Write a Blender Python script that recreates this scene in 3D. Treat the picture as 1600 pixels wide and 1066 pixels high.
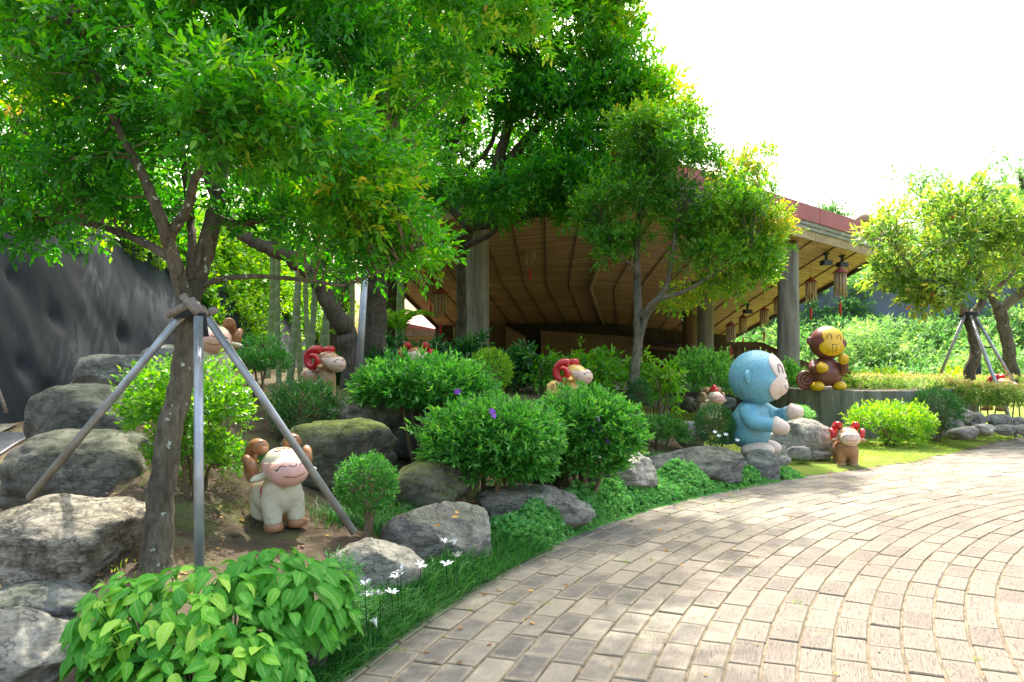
import bpy, bmesh, math, random
import numpy as np
from mathutils import Vector, Matrix, Quaternion
from mathutils.bvhtree import BVHTree

for _o in list(bpy.data.objects):
    bpy.data.objects.remove(_o)
SC = bpy.context.scene
COL = SC.collection

# ------------------------------------------------------------------ camera, sky, sun, exposure
FPX, HZ, CAMH = 1244.0, 560.0, 1.6
cam_data = bpy.data.cameras.new('camera')
cam_data.sensor_width = 36.0
cam_data.lens = 36.0 * FPX / 1600.0
cam_data.shift_y = (HZ - 533.0) / 1600.0
cam_data.clip_start = 0.05
cam_data.clip_end = 2000.0
cam = bpy.data.objects.new('camera', cam_data)
COL.objects.link(cam)
cam.location = (0, 0, CAMH)
cam.rotation_euler = (math.radians(90), 0, 0)
SC.camera = cam

SUN_EL, SUN_AZ = math.radians(56), math.radians(1)     # azimuth from +Y towards +X
SDIR = Vector((math.sin(SUN_AZ) * math.cos(SUN_EL), math.cos(SUN_AZ) * math.cos(SUN_EL), math.sin(SUN_EL)))
world = bpy.data.worlds.new('World')
SC.world = world
world.use_nodes = True
wn = world.node_tree
bgn = wn.nodes['Background']
sky = wn.nodes.new('ShaderNodeTexSky')
sky.sky_type = 'NISHITA'
sky.sun_disc = False
sky.sun_elevation = SUN_EL
sky.sun_rotation = SUN_AZ
sky.air_density = 1.7
sky.dust_density = 8.0
sky.ozone_density = 1.0
sky.altitude = 50
wn.links.new(sky.outputs[0], bgn.inputs[0])
bgn.inputs[1].default_value = 0.15

sun_data = bpy.data.lights.new('sun', 'SUN')
sun_data.energy = 2.4
sun_data.angle = math.radians(0.6)
sun_data.color = (1.0, 0.95, 0.86)
sun = bpy.data.objects.new('sun', sun_data)
COL.objects.link(sun)
sun.rotation_euler = SDIR.to_track_quat('Z', 'Y').to_euler()
sun.location = SDIR * 40

SC.view_settings.view_transform = 'Standard'
SC.view_settings.look = 'None'
SC.view_settings.gamma = 1.0
SC.view_settings.use_curve_mapping = False
SC.view_settings.exposure = 2.2
SC.render.engine = 'CYCLES'
SC.cycles.max_bounces = 8
SC.cycles.diffuse_bounces = 4
SC.cycles.transmission_bounces = 6
SC.cycles.transparent_max_bounces = 6
SC.cycles.use_denoising = True

# ------------------------------------------------------------------ small helpers
def W(px, py, Y):
    """point at depth Y seen at photograph position px, py"""
    return Vector(((px - 800.0) / FPX * Y, Y, CAMH - (py - HZ) / FPX * Y))

def sstep(t):
    t = np.clip(t, 0, 1)
    return t * t * (3 - 2 * t)

CX, CY, RO = 11.0, 0.5, 12.5          # the path runs round this point

def rout(x, y):
    phi = np.degrees(np.arctan2(np.asarray(x, float) - CX, np.asarray(y, float) - CY))
    return np.interp(phi, [-180, -31, -22, -14, -2, 40, 180], [RO, RO, 12.75, 13.6, 15.7, 19, 19])

def hgt(x, y):
    """height of the ground"""
    x = np.asarray(x, float); y = np.asarray(y, float)
    d = np.hypot(x - CX, y - CY) - rout(x, y)
    L = 1 - sstep((x - 0.2) / 4.0)
    bank = np.interp(d, [-.1, .0, .35, .9, 1.5, 3.3, 5, 9, 20], [-.05, .0, .05, .25, .36, 1.02, 1.15, 1.2, 1.3])
    rt = np.interp(d, [-.1, .0, .5, 3, 6, 12, 30], [-.05, .0, .03, .1, .26, .55, .7])
    h = L * bank + (1 - L) * rt
    # low service walk on the left below the boulders
    ax, ay, bx, by = -1.7, 3.2, -4.6, 9.6
    ln = math.hypot(bx - ax, by - ay)
    s = ((by - ay) * (x - ax) - (bx - ax) * (y - ay)) / ln      # >0 right of the line
    low = np.interp(y, [3, 6, 10, 16, 25], [-.1, .15, .5, .75, 1.0])
    w = sstep((-s + .1) / .5) * sstep((17 - y) / 6)
    h = h * (1 - w) + np.minimum(low, h) * w
    h = h + .03 * np.sin(x * 2.1 + y) * np.sin(y * 1.7 - x) * sstep(d / 2)
    return h

def hg(x, y):
    return float(hgt(x, y))

def tag(o, label=None, cat=None, group=None, kind=None):
    if label: o['label'] = label
    if cat: o['category'] = cat
    if group: o['group'] = group
    if kind: o['kind'] = kind
    return o

def empty(name, loc, rz=0.0, label=None, cat=None, group=None, scale=1.0):
    o = bpy.data.objects.new(name, None)
    COL.objects.link(o)
    o.location = loc
    o.rotation_euler = (0, 0, rz)
    o.scale = (scale,) * 3
    o.empty_display_size = .1
    return tag(o, label, cat, group)

def link(name, me, parent=None, mat=None):
    o = bpy.data.objects.new(name, me)
    COL.objects.link(o)
    if parent is not None: o.parent = parent
    if mat is not None:
        if len(me.materials) == 0:
            me.materials.append(mat)
        elif me.materials[0] != mat:
            o.material_slots[0].link = 'OBJECT'
            o.material_slots[0].material = mat
    return o

def mesh(name, V, F, smooth=True, uv=None):
    me = bpy.data.meshes.new(name)
    me.from_pydata([tuple(v) for v in V], [], [tuple(f) for f in F])
    if smooth:
        me.polygons.foreach_set('use_smooth', [True] * len(me.polygons))
    me.update()
    return me

def fastmesh(name, V, F, smooth=False, attrs=None, uv=None):
    """V (n,3), F (m,k) numpy; attrs: point float attributes; uv per vertex (n,2)"""
    V = np.ascontiguousarray(V, np.float32); F = np.ascontiguousarray(F, np.int32)
    me = bpy.data.meshes.new(name)
    m, k = F.shape
    me.vertices.add(len(V)); me.vertices.foreach_set('co', V.ravel())
    me.loops.add(m * k); me.loops.foreach_set('vertex_index', F.ravel())
    me.polygons.add(m)
    me.polygons.foreach_set('loop_start', np.arange(0, m * k, k, dtype=np.int32))
    if smooth: me.polygons.foreach_set('use_smooth', np.ones(m, bool))
    me.update(calc_edges=True)
    for nme, a in (attrs or {}).items():
        at = me.attributes.new(nme, 'FLOAT', 'POINT')
        at.data.foreach_set('value', np.ascontiguousarray(a, np.float32))
    if uv is not None:
        ul = me.uv_layers.new(name='UVMap')
        ul.data.foreach_set('uv', np.ascontiguousarray(uv[F.ravel()], np.float32).ravel())
    me.validate()
    return me

class MB:
    def __init__(self): self.V = []; self.F = []
    def add(self, V, F):
        b = len(self.V)
        self.V += [tuple(v) for v in V]
        self.F += [tuple(i + b for i in f) for f in F]
        return self
    def build(self, name, mat, parent=None, smooth=True):
        return link(name, mesh(name, self.V, self.F, smooth), parent, mat)

def smoothpath(pts, n=6):
    """Catmull-Rom through the points"""
    P = [Vector(p) for p in pts]
    if len(P) < 3 or n < 2: return P
    out = []
    for i in range(len(P) - 1):
        p0 = P[max(i - 1, 0)]; p1 = P[i]; p2 = P[i + 1]; p3 = P[min(i + 2, len(P) - 1)]
        for k in range(n):
            t = k / n
            out.append(.5 * ((2 * p1) + (p2 - p0) * t + (2 * p0 - 5 * p1 + 4 * p2 - p3) * t * t + (3 * p1 - p0 - 3 * p2 + p3) * t ** 3))
    out.append(P[-1])
    return out

def tube(pts, rad, n=8, cap=True, wob=0.0, rng=None):
    P = [Vector(p) for p in pts]
    m = len(P)
    if not hasattr(rad, '__len__'): rad = [rad] * m
    if len(rad) != m: rad = list(np.interp(np.linspace(0, 1, m), np.linspace(0, 1, len(rad)), rad))
    V = []; F = []
    T0 = (P[1] - P[0]).normalized()
    u = T0.orthogonal().normalized()
    for i in range(m):
        T = (P[min(i + 1, m - 1)] - P[max(i - 1, 0)])
        T = T.normalized() if T.length > 1e-9 else T0
        u = (u - T * u.dot(T))
        u = u.normalized() if u.length > 1e-6 else T.orthogonal().normalized()
        v = T.cross(u)
        for k in range(n):
            a = 2 * math.pi * k / n
            r = rad[i] * (1 + (wob * rng.uniform(-1, 1) if wob else 0))
            V.append(P[i] + (u * math.cos(a) + v * math.sin(a)) * r)
    for i in range(m - 1):
        for k in range(n):
            F.append((i * n + k, i * n + (k + 1) % n, (i + 1) * n + (k + 1) % n, (i + 1) * n + k))
    if cap:
        F.append(tuple(range(n - 1, -1, -1)))
        F.append(tuple((m - 1) * n + k for k in range(n)))
    return V, F

def box(c, s, rot=None):
    V = []
    for z in (-1, 1):
        for y in (-1, 1):
            for x in (-1, 1):
                v = Vector((x * s[0] / 2, y * s[1] / 2, z * s[2] / 2))
                if rot is not None: v = rot @ v
                V.append(v + Vector(c))
    F = [(0, 2, 3, 1), (4, 5, 7, 6), (0, 1, 5, 4), (2, 6, 7, 3), (0, 4, 6, 2), (1, 3, 7, 5)]
    return V, F

def bevbox(s, b):
    bm = bmesh.new()
    bmesh.ops.create_cube(bm, size=1)
    for v in bm.verts: v.co = Vector((v.co.x * s[0], v.co.y * s[1], v.co.z * s[2]))
    bmesh.ops.bevel(bm, geom=bm.edges[:], offset=b, segments=1, affect='EDGES')
    V = [v.co.copy() for v in bm.verts]; bm.verts.index_update()
    F = [tuple(v.index for v in f.verts) for f in bm.faces]
    bm.free()
    return V, F

def ico(sub):
    bm = bmesh.new()
    bmesh.ops.create_icosphere(bm, subdivisions=sub, radius=1)
    V = np.array([v.co[:] for v in bm.verts]); bm.verts.index_update()
    F = np.array([[v.index for v in f.verts] for f in bm.faces])
    bm.free()
    return V, F

def lathe(prof, n=24):
    V = []; F = []
    for r, z in prof:
        for k in range(n):
            a = 2 * math.pi * k / n
            V.append((r * math.cos(a), r * math.sin(a), z))
    for i in range(len(prof) - 1):
        for k in range(n):
            F.append((i * n + k, i * n + (k + 1) % n, (i + 1) * n + (k + 1) % n, (i + 1) * n + k))
    F.append(tuple(range(n - 1, -1, -1))); F.append(tuple((len(prof) - 1) * n + k for k in range(n)))
    return V, F

def _h(i, j, k, s):
    v = np.sin(i * 127.1 + j * 311.7 + k * 74.7 + s * 53.3) * 43758.5453
    return v - np.floor(v)

def vnoise(p, s=0):
    """value noise -1..1 on (n,3)"""
    p = np.asarray(p, float)
    f = np.floor(p); t = p - f; t = t * t * (3 - 2 * t)
    i, j, k = f[:, 0], f[:, 1], f[:, 2]
    def c(a, b, d): return _h(i + a, j + b, k + d, s)
    x0 = c(0, 0, 0) * (1 - t[:, 0]) + c(1, 0, 0) * t[:, 0]
    x1 = c(0, 1, 0) * (1 - t[:, 0]) + c(1, 1, 0) * t[:, 0]
    x2 = c(0, 0, 1) * (1 - t[:, 0]) + c(1, 0, 1) * t[:, 0]
    x3 = c(0, 1, 1) * (1 - t[:, 0]) + c(1, 1, 1) * t[:, 0]
    y0 = x0 * (1 - t[:, 1]) + x1 * t[:, 1]; y1 = x2 * (1 - t[:, 1]) + x3 * t[:, 1]
    return (y0 * (1 - t[:, 2]) + y1 * t[:, 2]) * 2 - 1

# ------------------------------------------------------------------ materials
class NT:
    def __init__(self, name):
        self.m = bpy.data.materials.new(name); self.m.use_nodes = True
        self.t = self.m.node_tree; self.b = self.t.nodes['Principled BSDF']; self.out = self.t.nodes['Material Output']
    def n(self, ty, **kw):
        x = self.t.nodes.new(ty)
        for k, v in kw.items():
            if k.startswith('i_'): x.inputs[k[2:]].default_value = v
            else: setattr(x, k, v)
        return x
    def l(self, a, b): self.t.links.new(a, b)
    def co(self, kind='Object'):
        return self.n('ShaderNodeTexCoord').outputs[kind]
    def pos(self):
        return self.n('ShaderNodeNewGeometry').outputs['Position']
    def mapv(self, vec, scale=(1, 1, 1), rot=(0, 0, 0), loc=(0, 0, 0)):
        x = self.n('ShaderNodeMapping'); self.l(vec, x.inputs[0])
        x.inputs['Scale'].default_value = scale; x.inputs['Rotation'].default_value = rot; x.inputs['Location'].default_value = loc
        return x.outputs[0]
    def noise(self, vec, scale, detail=4, rough=.55, dist=0.0):
        x = self.n('ShaderNodeTexNoise'); self.l(vec, x.inputs['Vector'])
        x.inputs['Scale'].default_value = scale; x.inputs['Detail'].default_value = detail
        x.inputs['Roughness'].default_value = rough; x.inputs['Distortion'].default_value = dist
        return x.outputs['Fac']
    def ramp(self, fac, stops, interp='LINEAR'):
        x = self.n('ShaderNodeValToRGB'); self.l(fac, x.inputs[0])
        e = x.color_ramp.elements; x.color_ramp.interpolation = interp
        while len(e) < len(stops): e.new(.5)
        for el, (p, c) in zip(e, stops):
            el.position = p; el.color = (*c, 1) if len(c) == 3 else c
        return x.outputs[0]
    def mix(self, f, a, b, blend='MIX'):
        x = self.n('ShaderNodeMix', data_type='RGBA', blend_type=blend)
        if isinstance(f, (int, float)): x.inputs[0].default_value = f
        else: self.l(f, x.inputs[0])
        for s, i in ((a, 6), (b, 7)):
            if isinstance(s, tuple): x.inputs[i].default_value = (*s, 1)
            else: self.l(s, x.inputs[i])
        return x.outputs[2]
    def math(self, op, a, b=None, clamp=False):
        x = self.n('ShaderNodeMath', operation=op, use_clamp=clamp)
        for s, i in ((a, 0), (b, 1)):
            if s is None: continue
            if isinstance(s, (int, float)): x.inputs[i].default_value = s
            else: self.l(s, x.inputs[i])
        return x.outputs[0]
    def bump(self, h, strength=.4, dist=.02, prev=None):
        x = self.n('ShaderNodeBump'); self.l(h, x.inputs['Height'])
        x.inputs['Strength'].default_value = strength; x.inputs['Distance'].default_value = dist
        if prev is not None: self.l(prev, x.inputs['Normal'])
        return x.outputs[0]
    def fin(self, col=None, rough=None, normal=None, spec=None):
        if col is not None:
            if isinstance(col, tuple): self.b.inputs['Base Color'].default_value = (*col, 1)
            else: self.l(col, self.b.inputs['Base Color'])
        if rough is not None:
            if isinstance(rough, (int, float)): self.b.inputs['Roughness'].default_value = rough
            else: self.l(rough, self.b.inputs['Roughness'])
        if normal is not None: self.l(normal, self.b.inputs['Normal'])
        if spec is not None: self.b.inputs['Specular IOR Level'].default_value = spec
        return self.m

def m_leaf(name, stops, rough=.42, trans=.45, spec=.5):
    t = NT(name)
    at = t.n('ShaderNodeAttribute', attribute_name='tint')
    col = t.ramp(at.outputs['Fac'], stops)
    t.fin(col, rough, spec=spec)
    tr = t.n('ShaderNodeBsdfTranslucent')
    hs = t.n('ShaderNodeHueSaturation', i_Hue=.492, i_Saturation=1.1, i_Value=1.7)
    t.l(col, hs.inputs['Color']); t.l(hs.outputs[0], tr.inputs[0])
    mx = t.n('ShaderNodeMixShader'); mx.inputs[0].default_value = trans
    t.l(t.b.outputs[0], mx.inputs[1]); t.l(tr.outputs[0], mx.inputs[2]); t.l(mx.outputs[0], t.out.inputs[0])
    return t.m

def m_plain(name, col, rough=.5, var=.15, scale=6, bump=0.0, bscale=60, spec=.5, dirt=None, wear=None):
    t = NT(name); c = t.co()
    n1 = t.noise(c, scale, 5)
    dk = tuple(x * (1 - var) for x in col); lt = tuple(min(1, x * (1 + var)) for x in col)
    cc = t.ramp(n1, [(.3, dk), (.7, lt)])
    if dirt:
        f = t.ramp(t.noise(c, scale * 2.2, 8, .7), [(.52, (0, 0, 0)), (.72, (1, 1, 1))])
        cc = t.mix(f, cc, dirt)
    if wear:
        f = t.ramp(t.noise(c, scale * .9, 9, .72), [(.665, (0, 0, 0)), (.675, (1, 1, 1))])
        cc = t.mix(f, cc, wear)
    nm = t.bump(t.noise(c, bscale, 3), bump, .005) if bump else None
    return t.fin(cc, rough, nm, spec)

def m_rock(name, dark, light, moss=0.0, mossc=(.11, .15, .035), vein=0.0, scale=1.0):
    t = NT(name); c = t.pos(); oc = t.co()
    rnd = t.n('ShaderNodeObjectInfo').outputs['Random']
    n1 = t.noise(c, 3.2 * scale, 8, .65, .6)
    n2 = t.noise(c, 14 * scale, 8, .7, .4)
    n3 = t.noise(t.mapv(c, (2.2, 2.2, 9), (.3, .2, .5)), 2.4 * scale, 7, .7, 1.2)
    col = t.ramp(n1, [(.32, dark), (.66, light)])
    col = t.mix(.65, col, t.ramp(n2, [(.35, (.32, .31, .29)), (.68, (1, 1, 1))]), 'MULTIPLY')
    blot = t.ramp(n3, [(.46, (1, 1, 1)), (.56, (.28, .27, .25)), (.62, (.9, .9, .88))])
    col = t.mix(.35 + vein * .5, col, blot, 'MULTIPLY')
    if vein:
        vo = t.n('ShaderNodeTexVoronoi', feature='DISTANCE_TO_EDGE'); t.l(t.mapv(c, (1, 1, 1.6)), vo.inputs[0]); vo.inputs['Scale'].default_value = 9
        nd = t.n('ShaderNodeTexNoise'); nd.inputs['Scale'].default_value = 7; t.l(c, nd.inputs['Vector']); nd.inputs['Detail'].default_value = 5
        ad = t.n('ShaderNodeVectorMath', operation='MULTIPLY_ADD'); t.l(nd.outputs['Color'], ad.inputs[0]); ad.inputs[1].default_value = (.3,) * 3; t.l(c, ad.inputs[2])
        t.l(ad.outputs[0], vo.inputs[0])
        vf = t.ramp(vo.outputs['Distance'], [(.0, (0, 0, 0)), (.12, (1, 1, 1))])
        pf = t.ramp(t.noise(c, 2.1, 5), [(.36, (1, 1, 1)), (.55, (0, 0, 0))])
        vm = t.ramp(t.noise(c, 6, 7, .7), [(.42, (0, 0, 0)), (.62, (1, 1, 1))])
        col = t.mix(t.math('MULTIPLY', t.math('MULTIPLY', t.math('SUBTRACT', 1.0, vf), vein), vm), col, (.07, .06, .05))
        col = t.mix(t.math('MULTIPLY', pf, .55), col, (.07, .065, .055))
    tone = t.ramp(rnd, [(0, (.82, .82, .84)), (.5, (1, .98, .95)), (1, (1.0, .95, .88))])
    col = t.mix(1.0, col, tone, 'MULTIPLY')
    if moss:
        g = t.n('ShaderNodeNewGeometry'); sep = t.n('ShaderNodeSeparateXYZ'); t.l(g.outputs['Normal'], sep.inputs[0])
        mf = t.math('ADD', t.math('MULTIPLY', sep.outputs['Z'], .45), t.noise(c, 3.3, 7, .7))
        mf = t.ramp(mf, [(.62, (0, 0, 0)), (.95, (1, 1, 1))])
        col = t.mix(t.math('MULTIPLY', mf, moss), col, mossc)
    lf = t.ramp(t.noise(c, 34, 6, .75), [(.6, (0, 0, 0)), (.66, (1, 1, 1))])
    col = t.mix(t.math('MULTIPLY', lf, .35), col, tuple(min(.75, x * 1.6) for x in light))
    sf = t.ramp(t.noise(c, 48, 5, .7), [(.3, (1, 1, 1)), (.4, (0, 0, 0))])
    col = t.mix(t.math('MULTIPLY', sf, .6), col, tuple(x * .4 for x in dark))
    ck = t.n('ShaderNodeTexNoise'); t.l(t.mapv(c, (1.3, 1.3, 2.4), (.4, .3, .2)), ck.inputs['Vector']); ck.inputs['Scale'].default_value = 2.6 * scale; ck.inputs['Detail'].default_value = 9; ck.inputs['Roughness'].default_value = .62
    cr = t.math('ABSOLUTE', t.math('SUBTRACT', ck.outputs['Fac'], .5))
    cf = t.ramp(cr, [(.004, (0, 0, 0)), (.016, (1, 1, 1))])
    col = t.mix(t.math('MULTIPLY', t.math('SUBTRACT', 1.0, cf), .6), col, (.04, .036, .03))
    b0 = t.bump(cf, .5, .02); b1 = t.bump(n3, .4, .06, b0); b2 = t.bump(n2, .8, .03, b1); b3 = t.bump(t.noise(c, 60, 6, .75), .6, .01, b2)
    return t.fin(col, .86, b3, .3)

M = {}
G1 = (.018, .085, .014); G2 = (.045, .2, .022); G3 = (.13, .33, .03); G4 = (.4, .38, .035); G5 = (.42, .15, .05)
M['leaf_front'] = m_leaf('leaf_front', [(0, (.02, .13, .018)), (.35, (.05, .26, .02)), (.62, (.15, .4, .025)), (.85, (.38, .42, .04)), (1, (.48, .22, .07))], rough=.36, trans=.5)
M['leaf_ficus'] = m_leaf('leaf_ficus', [(0, (.018, .12, .02)), (.4, (.05, .25, .022)), (.7, (.14, .38, .025)), (1, (.42, .42, .03))], rough=.36, trans=.5)
M['leaf_yellow'] = m_leaf('leaf_yellow', [(0, (.025, .12, .014)), (.4, (.07, .25, .02)), (.7, (.2, .38, .025)), (.9, (.44, .42, .04)), (1, (.5, .3, .06))], rough=.42, trans=.42)
M['leaf_right'] = m_leaf('leaf_right', [(0, (.05, .13, .025)), (.4, (.14, .27, .04)), (.75, (.33, .38, .06)), (.93, (.48, .4, .08)), (1, (.48, .14, .07))], rough=.45, trans=.5)
M['leaf_shrub'] = m_leaf('leaf_shrub', [(0, (.02, .11, .02)), (.45, (.05, .24, .03)), (.8, (.14, .4, .06)), (1, (.26, .48, .08))], rough=.45, trans=.35)
M['leaf_lime'] = m_leaf('leaf_lime', [(0, (.04, .16, .014)), (.5, (.1, .31, .02)), (1, (.28, .44, .04))], rough=.45, trans=.45)
M['leaf_dark'] = m_leaf('leaf_dark', [(0, (.012, .07, .016)), (.6, (.03, .15, .024)), (1, (.09, .26, .03))], rough=.5, trans=.3)
M['leaf_cover'] = m_leaf('leaf_cover', [(0, (.07, .26, .06)), (.6, (.14, .4, .1)), (1, (.26, .5, .14))], rough=.5, trans=.3)
M['leaf_hill'] = m_leaf('leaf_hill', [(0, (.05, .15, .045)), (.5, (.1, .25, .06)), (1, (.22, .36, .09))], rough=.55, trans=.4)
M['leaf_tips'] = m_leaf('leaf_tips', [(0, (.06, .18, .03)), (.55, (.17, .33, .05)), (.85, (.38, .38, .12)), (1, (.48, .32, .15))], rough=.5, trans=.4)
M['grass'] = m_leaf('grass', [(0, (.1, .2, .02)), (.5, (.22, .36, .03)), (.85, (.4, .42, .06)), (1, (.42, .32, .12))], rough=.6, trans=.45)
M['mondo'] = m_leaf('mondo', [(0, (.01, .08, .014)), (.5, (.035, .19, .025)), (1, (.16, .4, .08))], rough=.5, trans=.3)
M['litter'] = m_leaf('litter', [(0, (.12, .06, .025)), (.5, (.28, .15, .05)), (.8, (.5, .26, .04)), (1, (.6, .42, .08))], rough=.7, trans=.2)

M['rock'] = m_rock('rock_grey', (.14, .14, .13), (.44, .43, .39), moss=.3)
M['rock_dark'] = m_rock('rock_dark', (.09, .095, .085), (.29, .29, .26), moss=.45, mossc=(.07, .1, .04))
M['rock_pale'] = m_rock('rock_pale', (.24, .23, .2), (.6, .58, .52), moss=.15)
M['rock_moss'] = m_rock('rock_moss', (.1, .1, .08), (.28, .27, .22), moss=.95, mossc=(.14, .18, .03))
M['rock_vein'] = m_rock('rock_vein', (.3, .25, .18), (.58, .52, .42), moss=.1, vein=.95)

def m_bark(name, dark, light, lichen=0.0, vs=(9, 9, 2.2)):
    t = NT(name); c = t.pos()
    n1 = t.noise(t.mapv(c, vs), 2.2, 8, .65, .8)
    n2 = t.noise(c, 22, 6, .7)
    col = t.ramp(n1, [(.33, dark), (.68, light)])
    col = t.mix(.5, col, t.ramp(n2, [(.3, (.5, .5, .5)), (.7, (1, 1, 1))]), 'MULTIPLY')
    if lichen:
        f = t.ramp(t.noise(c, 15, 7, .6), [(.64, (0, 0, 0)), (.67, (1, 1, 1))])
        col = t.mix(t.math('MULTIPLY', f, lichen), col, (.42, .5, .4))
        f2 = t.ramp(t.noise(c, 2.2, 4), [(.5, (0, 0, 0)), (.62, (1, 1, 1))])
        col = t.mix(t.math('MULTIPLY', f2, .6), col, (.03, .03, .022))
    return t.fin(col, .85, t.bump(n2, .5, .01, t.bump(n1, .6, .02)), .25)
M['bark'] = m_bark('bark_brown', (.05, .042, .03), (.2, .165, .115), .9)
M['bark_dark'] = m_bark('bark_dark', (.05, .04, .03), (.15, .12, .085), .2)
M['bark_pale'] = m_bark('bark_pale', (.1, .085, .06), (.26, .225, .165), .6)
M['twig'] = m_bark('twig_bark', (.14, .1, .06), (.3, .23, .14))

t = NT('palm_stem'); c = t.pos(); sp = t.n('ShaderNodeSeparateXYZ'); t.l(c, sp.inputs[0])
wv = t.math('FRACT', t.math('ADD', t.math('MULTIPLY', sp.outputs['Z'], 5.0), t.math('MULTIPLY', t.noise(c, 1.2), 3.5)))
ring = t.ramp(wv, [(0, (.36, .36, .25)), (.06, (.24, .27, .16)), (.12, (.18, .25, .1)), (.7, (.22, .29, .13)), (.95, (.3, .34, .2))])
M['palm_stem'] = t.fin(t.mix(.4, ring, t.ramp(t.noise(c, 6, 6), [(.35, (.6, .62, .5)), (.65, (1, 1, 1))]), 'MULTIPLY'), .5)

# ground: soil with moss, dry needles and trodden patches
t = NT('soil'); c = t.pos()
s1 = t.ramp(t.noise(c, 3.5, 8, .7), [(.3, (.055, .042, .03)), (.55, (.12, .09, .06)), (.75, (.2, .16, .105))])
s2 = t.ramp(t.noise(c, 38, 6, .75), [(.3, (.5, .45, .4)), (.6, (1, 1, 1)), (.75, (1.4, 1.2, .9))])
col = t.mix(.8, s1, s2, 'MULTIPLY')
mf = t.ramp(t.noise(c, 1.6, 7, .7), [(.5, (0, 0, 0)), (.66, (1, 1, 1))])
col = t.mix(t.math('MULTIPLY', mf, .7), col, t.ramp(t.noise(c, 30, 5), [(.3, (.05, .1, .015)), (.7, (.13, .2, .03))]))
M['soil'] = t.fin(col, .95, t.bump(t.noise(c, 45, 6, .75), .7, .02), .15)

t = NT('lawn_soil'); c = t.pos()
col = t.ramp(t.noise(c, 2.4, 8, .7), [(.35, (.1, .17, .025)), (.52, (.17, .24, .035)), (.68, (.24, .18, .09))])
col = t.mix(.6, col, t.ramp(t.noise(c, 60, 5, .7), [(.3, (.5, .5, .4)), (.7, (1.1, 1.1, 1))]), 'MULTIPLY')
M['lawn'] = t.fin(col, .95, t.bump(t.noise(c, 80, 4, .7), .6, .015), .1)

# joint sand
t = NT('joint_sand'); c = t.pos()
col = t.ramp(t.noise(c, 9, 7, .7), [(.3, (.07, .055, .035)), (.55, (.18, .15, .1)), (.75, (.3, .25, .17))])
M['joint'] = t.fin(col, .95, t.bump(t.noise(c, 120, 4), .6, .01), .1)

# pavers with a pressed timber grain
t = NT('paver'); c = t.pos(); uv = t.n('ShaderNodeUVMap').outputs[0]
rnd = t.math('FRACT', t.math('ADD', t.n('ShaderNodeNewGeometry').outputs['Random Per Island'], t.n('ShaderNodeObjectInfo').outputs['Random']))
comb = t.n('ShaderNodeCombineXYZ'); t.l(t.math('MULTIPLY', rnd, 37.0), comb.inputs[2])
va = t.n('ShaderNodeVectorMath', operation='ADD'); t.l(uv, va.inputs[0]); t.l(comb.outputs[0], va.inputs[1])
grain = t.noise(t.mapv(va.outputs[0], (13, 1.3, 1)), 1.5, 5, .6, .55)
lines = t.math('FRACT', t.math('MULTIPLY', t.noise(t.mapv(va.outputs[0], (2.6, .3, 1)), 1.2, 3, .5, .3), 19.0))
gl = t.ramp(lines, [(0, (0, 0, 0)), (.22, (1, 1, 1)), (.85, (1, 1, 1)), (1, (.1, .1, .1))])
base = t.ramp(rnd, [(0, (.135, .113, .093)), (.35, (.165, .14, .114)), (.7, (.19, .162, .13)), (1, (.15, .126, .104))])
col = t.mix(.5, base, t.ramp(grain, [(.3, (.62, .58, .55)), (.65, (1, 1, 1))]), 'MULTIPLY')
col = t.mix(t.math('MULTIPLY', t.math('SUBTRACT', 1.0, gl), .8), col, (.03, .022, .019))
sx = t.n('ShaderNodeSeparateXYZ'); t.l(uv, sx.inputs[0])
ex = t.math('MAXIMUM', t.math('ABSOLUTE', sx.outputs[0]), t.math('ABSOLUTE', sx.outputs[1]))
edge = t.ramp(t.math('ADD', ex, t.math('MULTIPLY', t.math('SUBTRACT', t.noise(c, 16, 6, .7), .5), .32)), [(.36, (0, 0, 0)), (.5, (1, 1, 1))])
spx = t.n('ShaderNodeSeparateXYZ'); t.l(c, spx.inputs[0])
# silted, damp band near the planting (distance from the path's centre of curve)
dv = t.n('ShaderNodeVectorMath', operation='DISTANCE'); t.l(c, dv.inputs[0]); dv.inputs[1].default_value = (CX, CY, 0)
damp = t.ramp(t.math('ADD', t.math('MULTIPLY', t.math('SUBTRACT', dv.outputs['Value'], 9.9), .42), t.math('MULTIPLY', t.math('SUBTRACT', t.noise(c, 1.1, 5), .5), 1.1)), [(.05, (0, 0, 0)), (.62, (1, 1, 1))])
silt = t.ramp(t.noise(c, 5, 6), [(.3, (.2, .17, .12)), (.7, (.29, .25, .175))])
body = t.mix(t.math('MULTIPLY', damp, .62), col, t.ramp(t.math('ADD', t.math('MULTIPLY', rnd, .35), t.math('MULTIPLY', t.noise(c, 7, 6, .65), .75)), [(.3, (.075, .073, .068)), (.48, (.15, .143, .12)), (.66, (.27, .245, .185))]))
col = t.mix(t.math('MULTIPLY', edge, t.math('ADD', .22, t.math('MULTIPLY', damp, .6))), body, silt)
col = t.mix(t.ramp(t.noise(c, 3.1, 6), [(.62, (0, 0, 0)), (.8, (.35, .35, .35))]), col, (.3, .32, .16))
M['paver'] = t.fin(col, .85, t.bump(gl, .35, .004, t.bump(grain, .4, .006, t.bump(t.noise(c, 130, 3), .25, .003))), .25)

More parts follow.
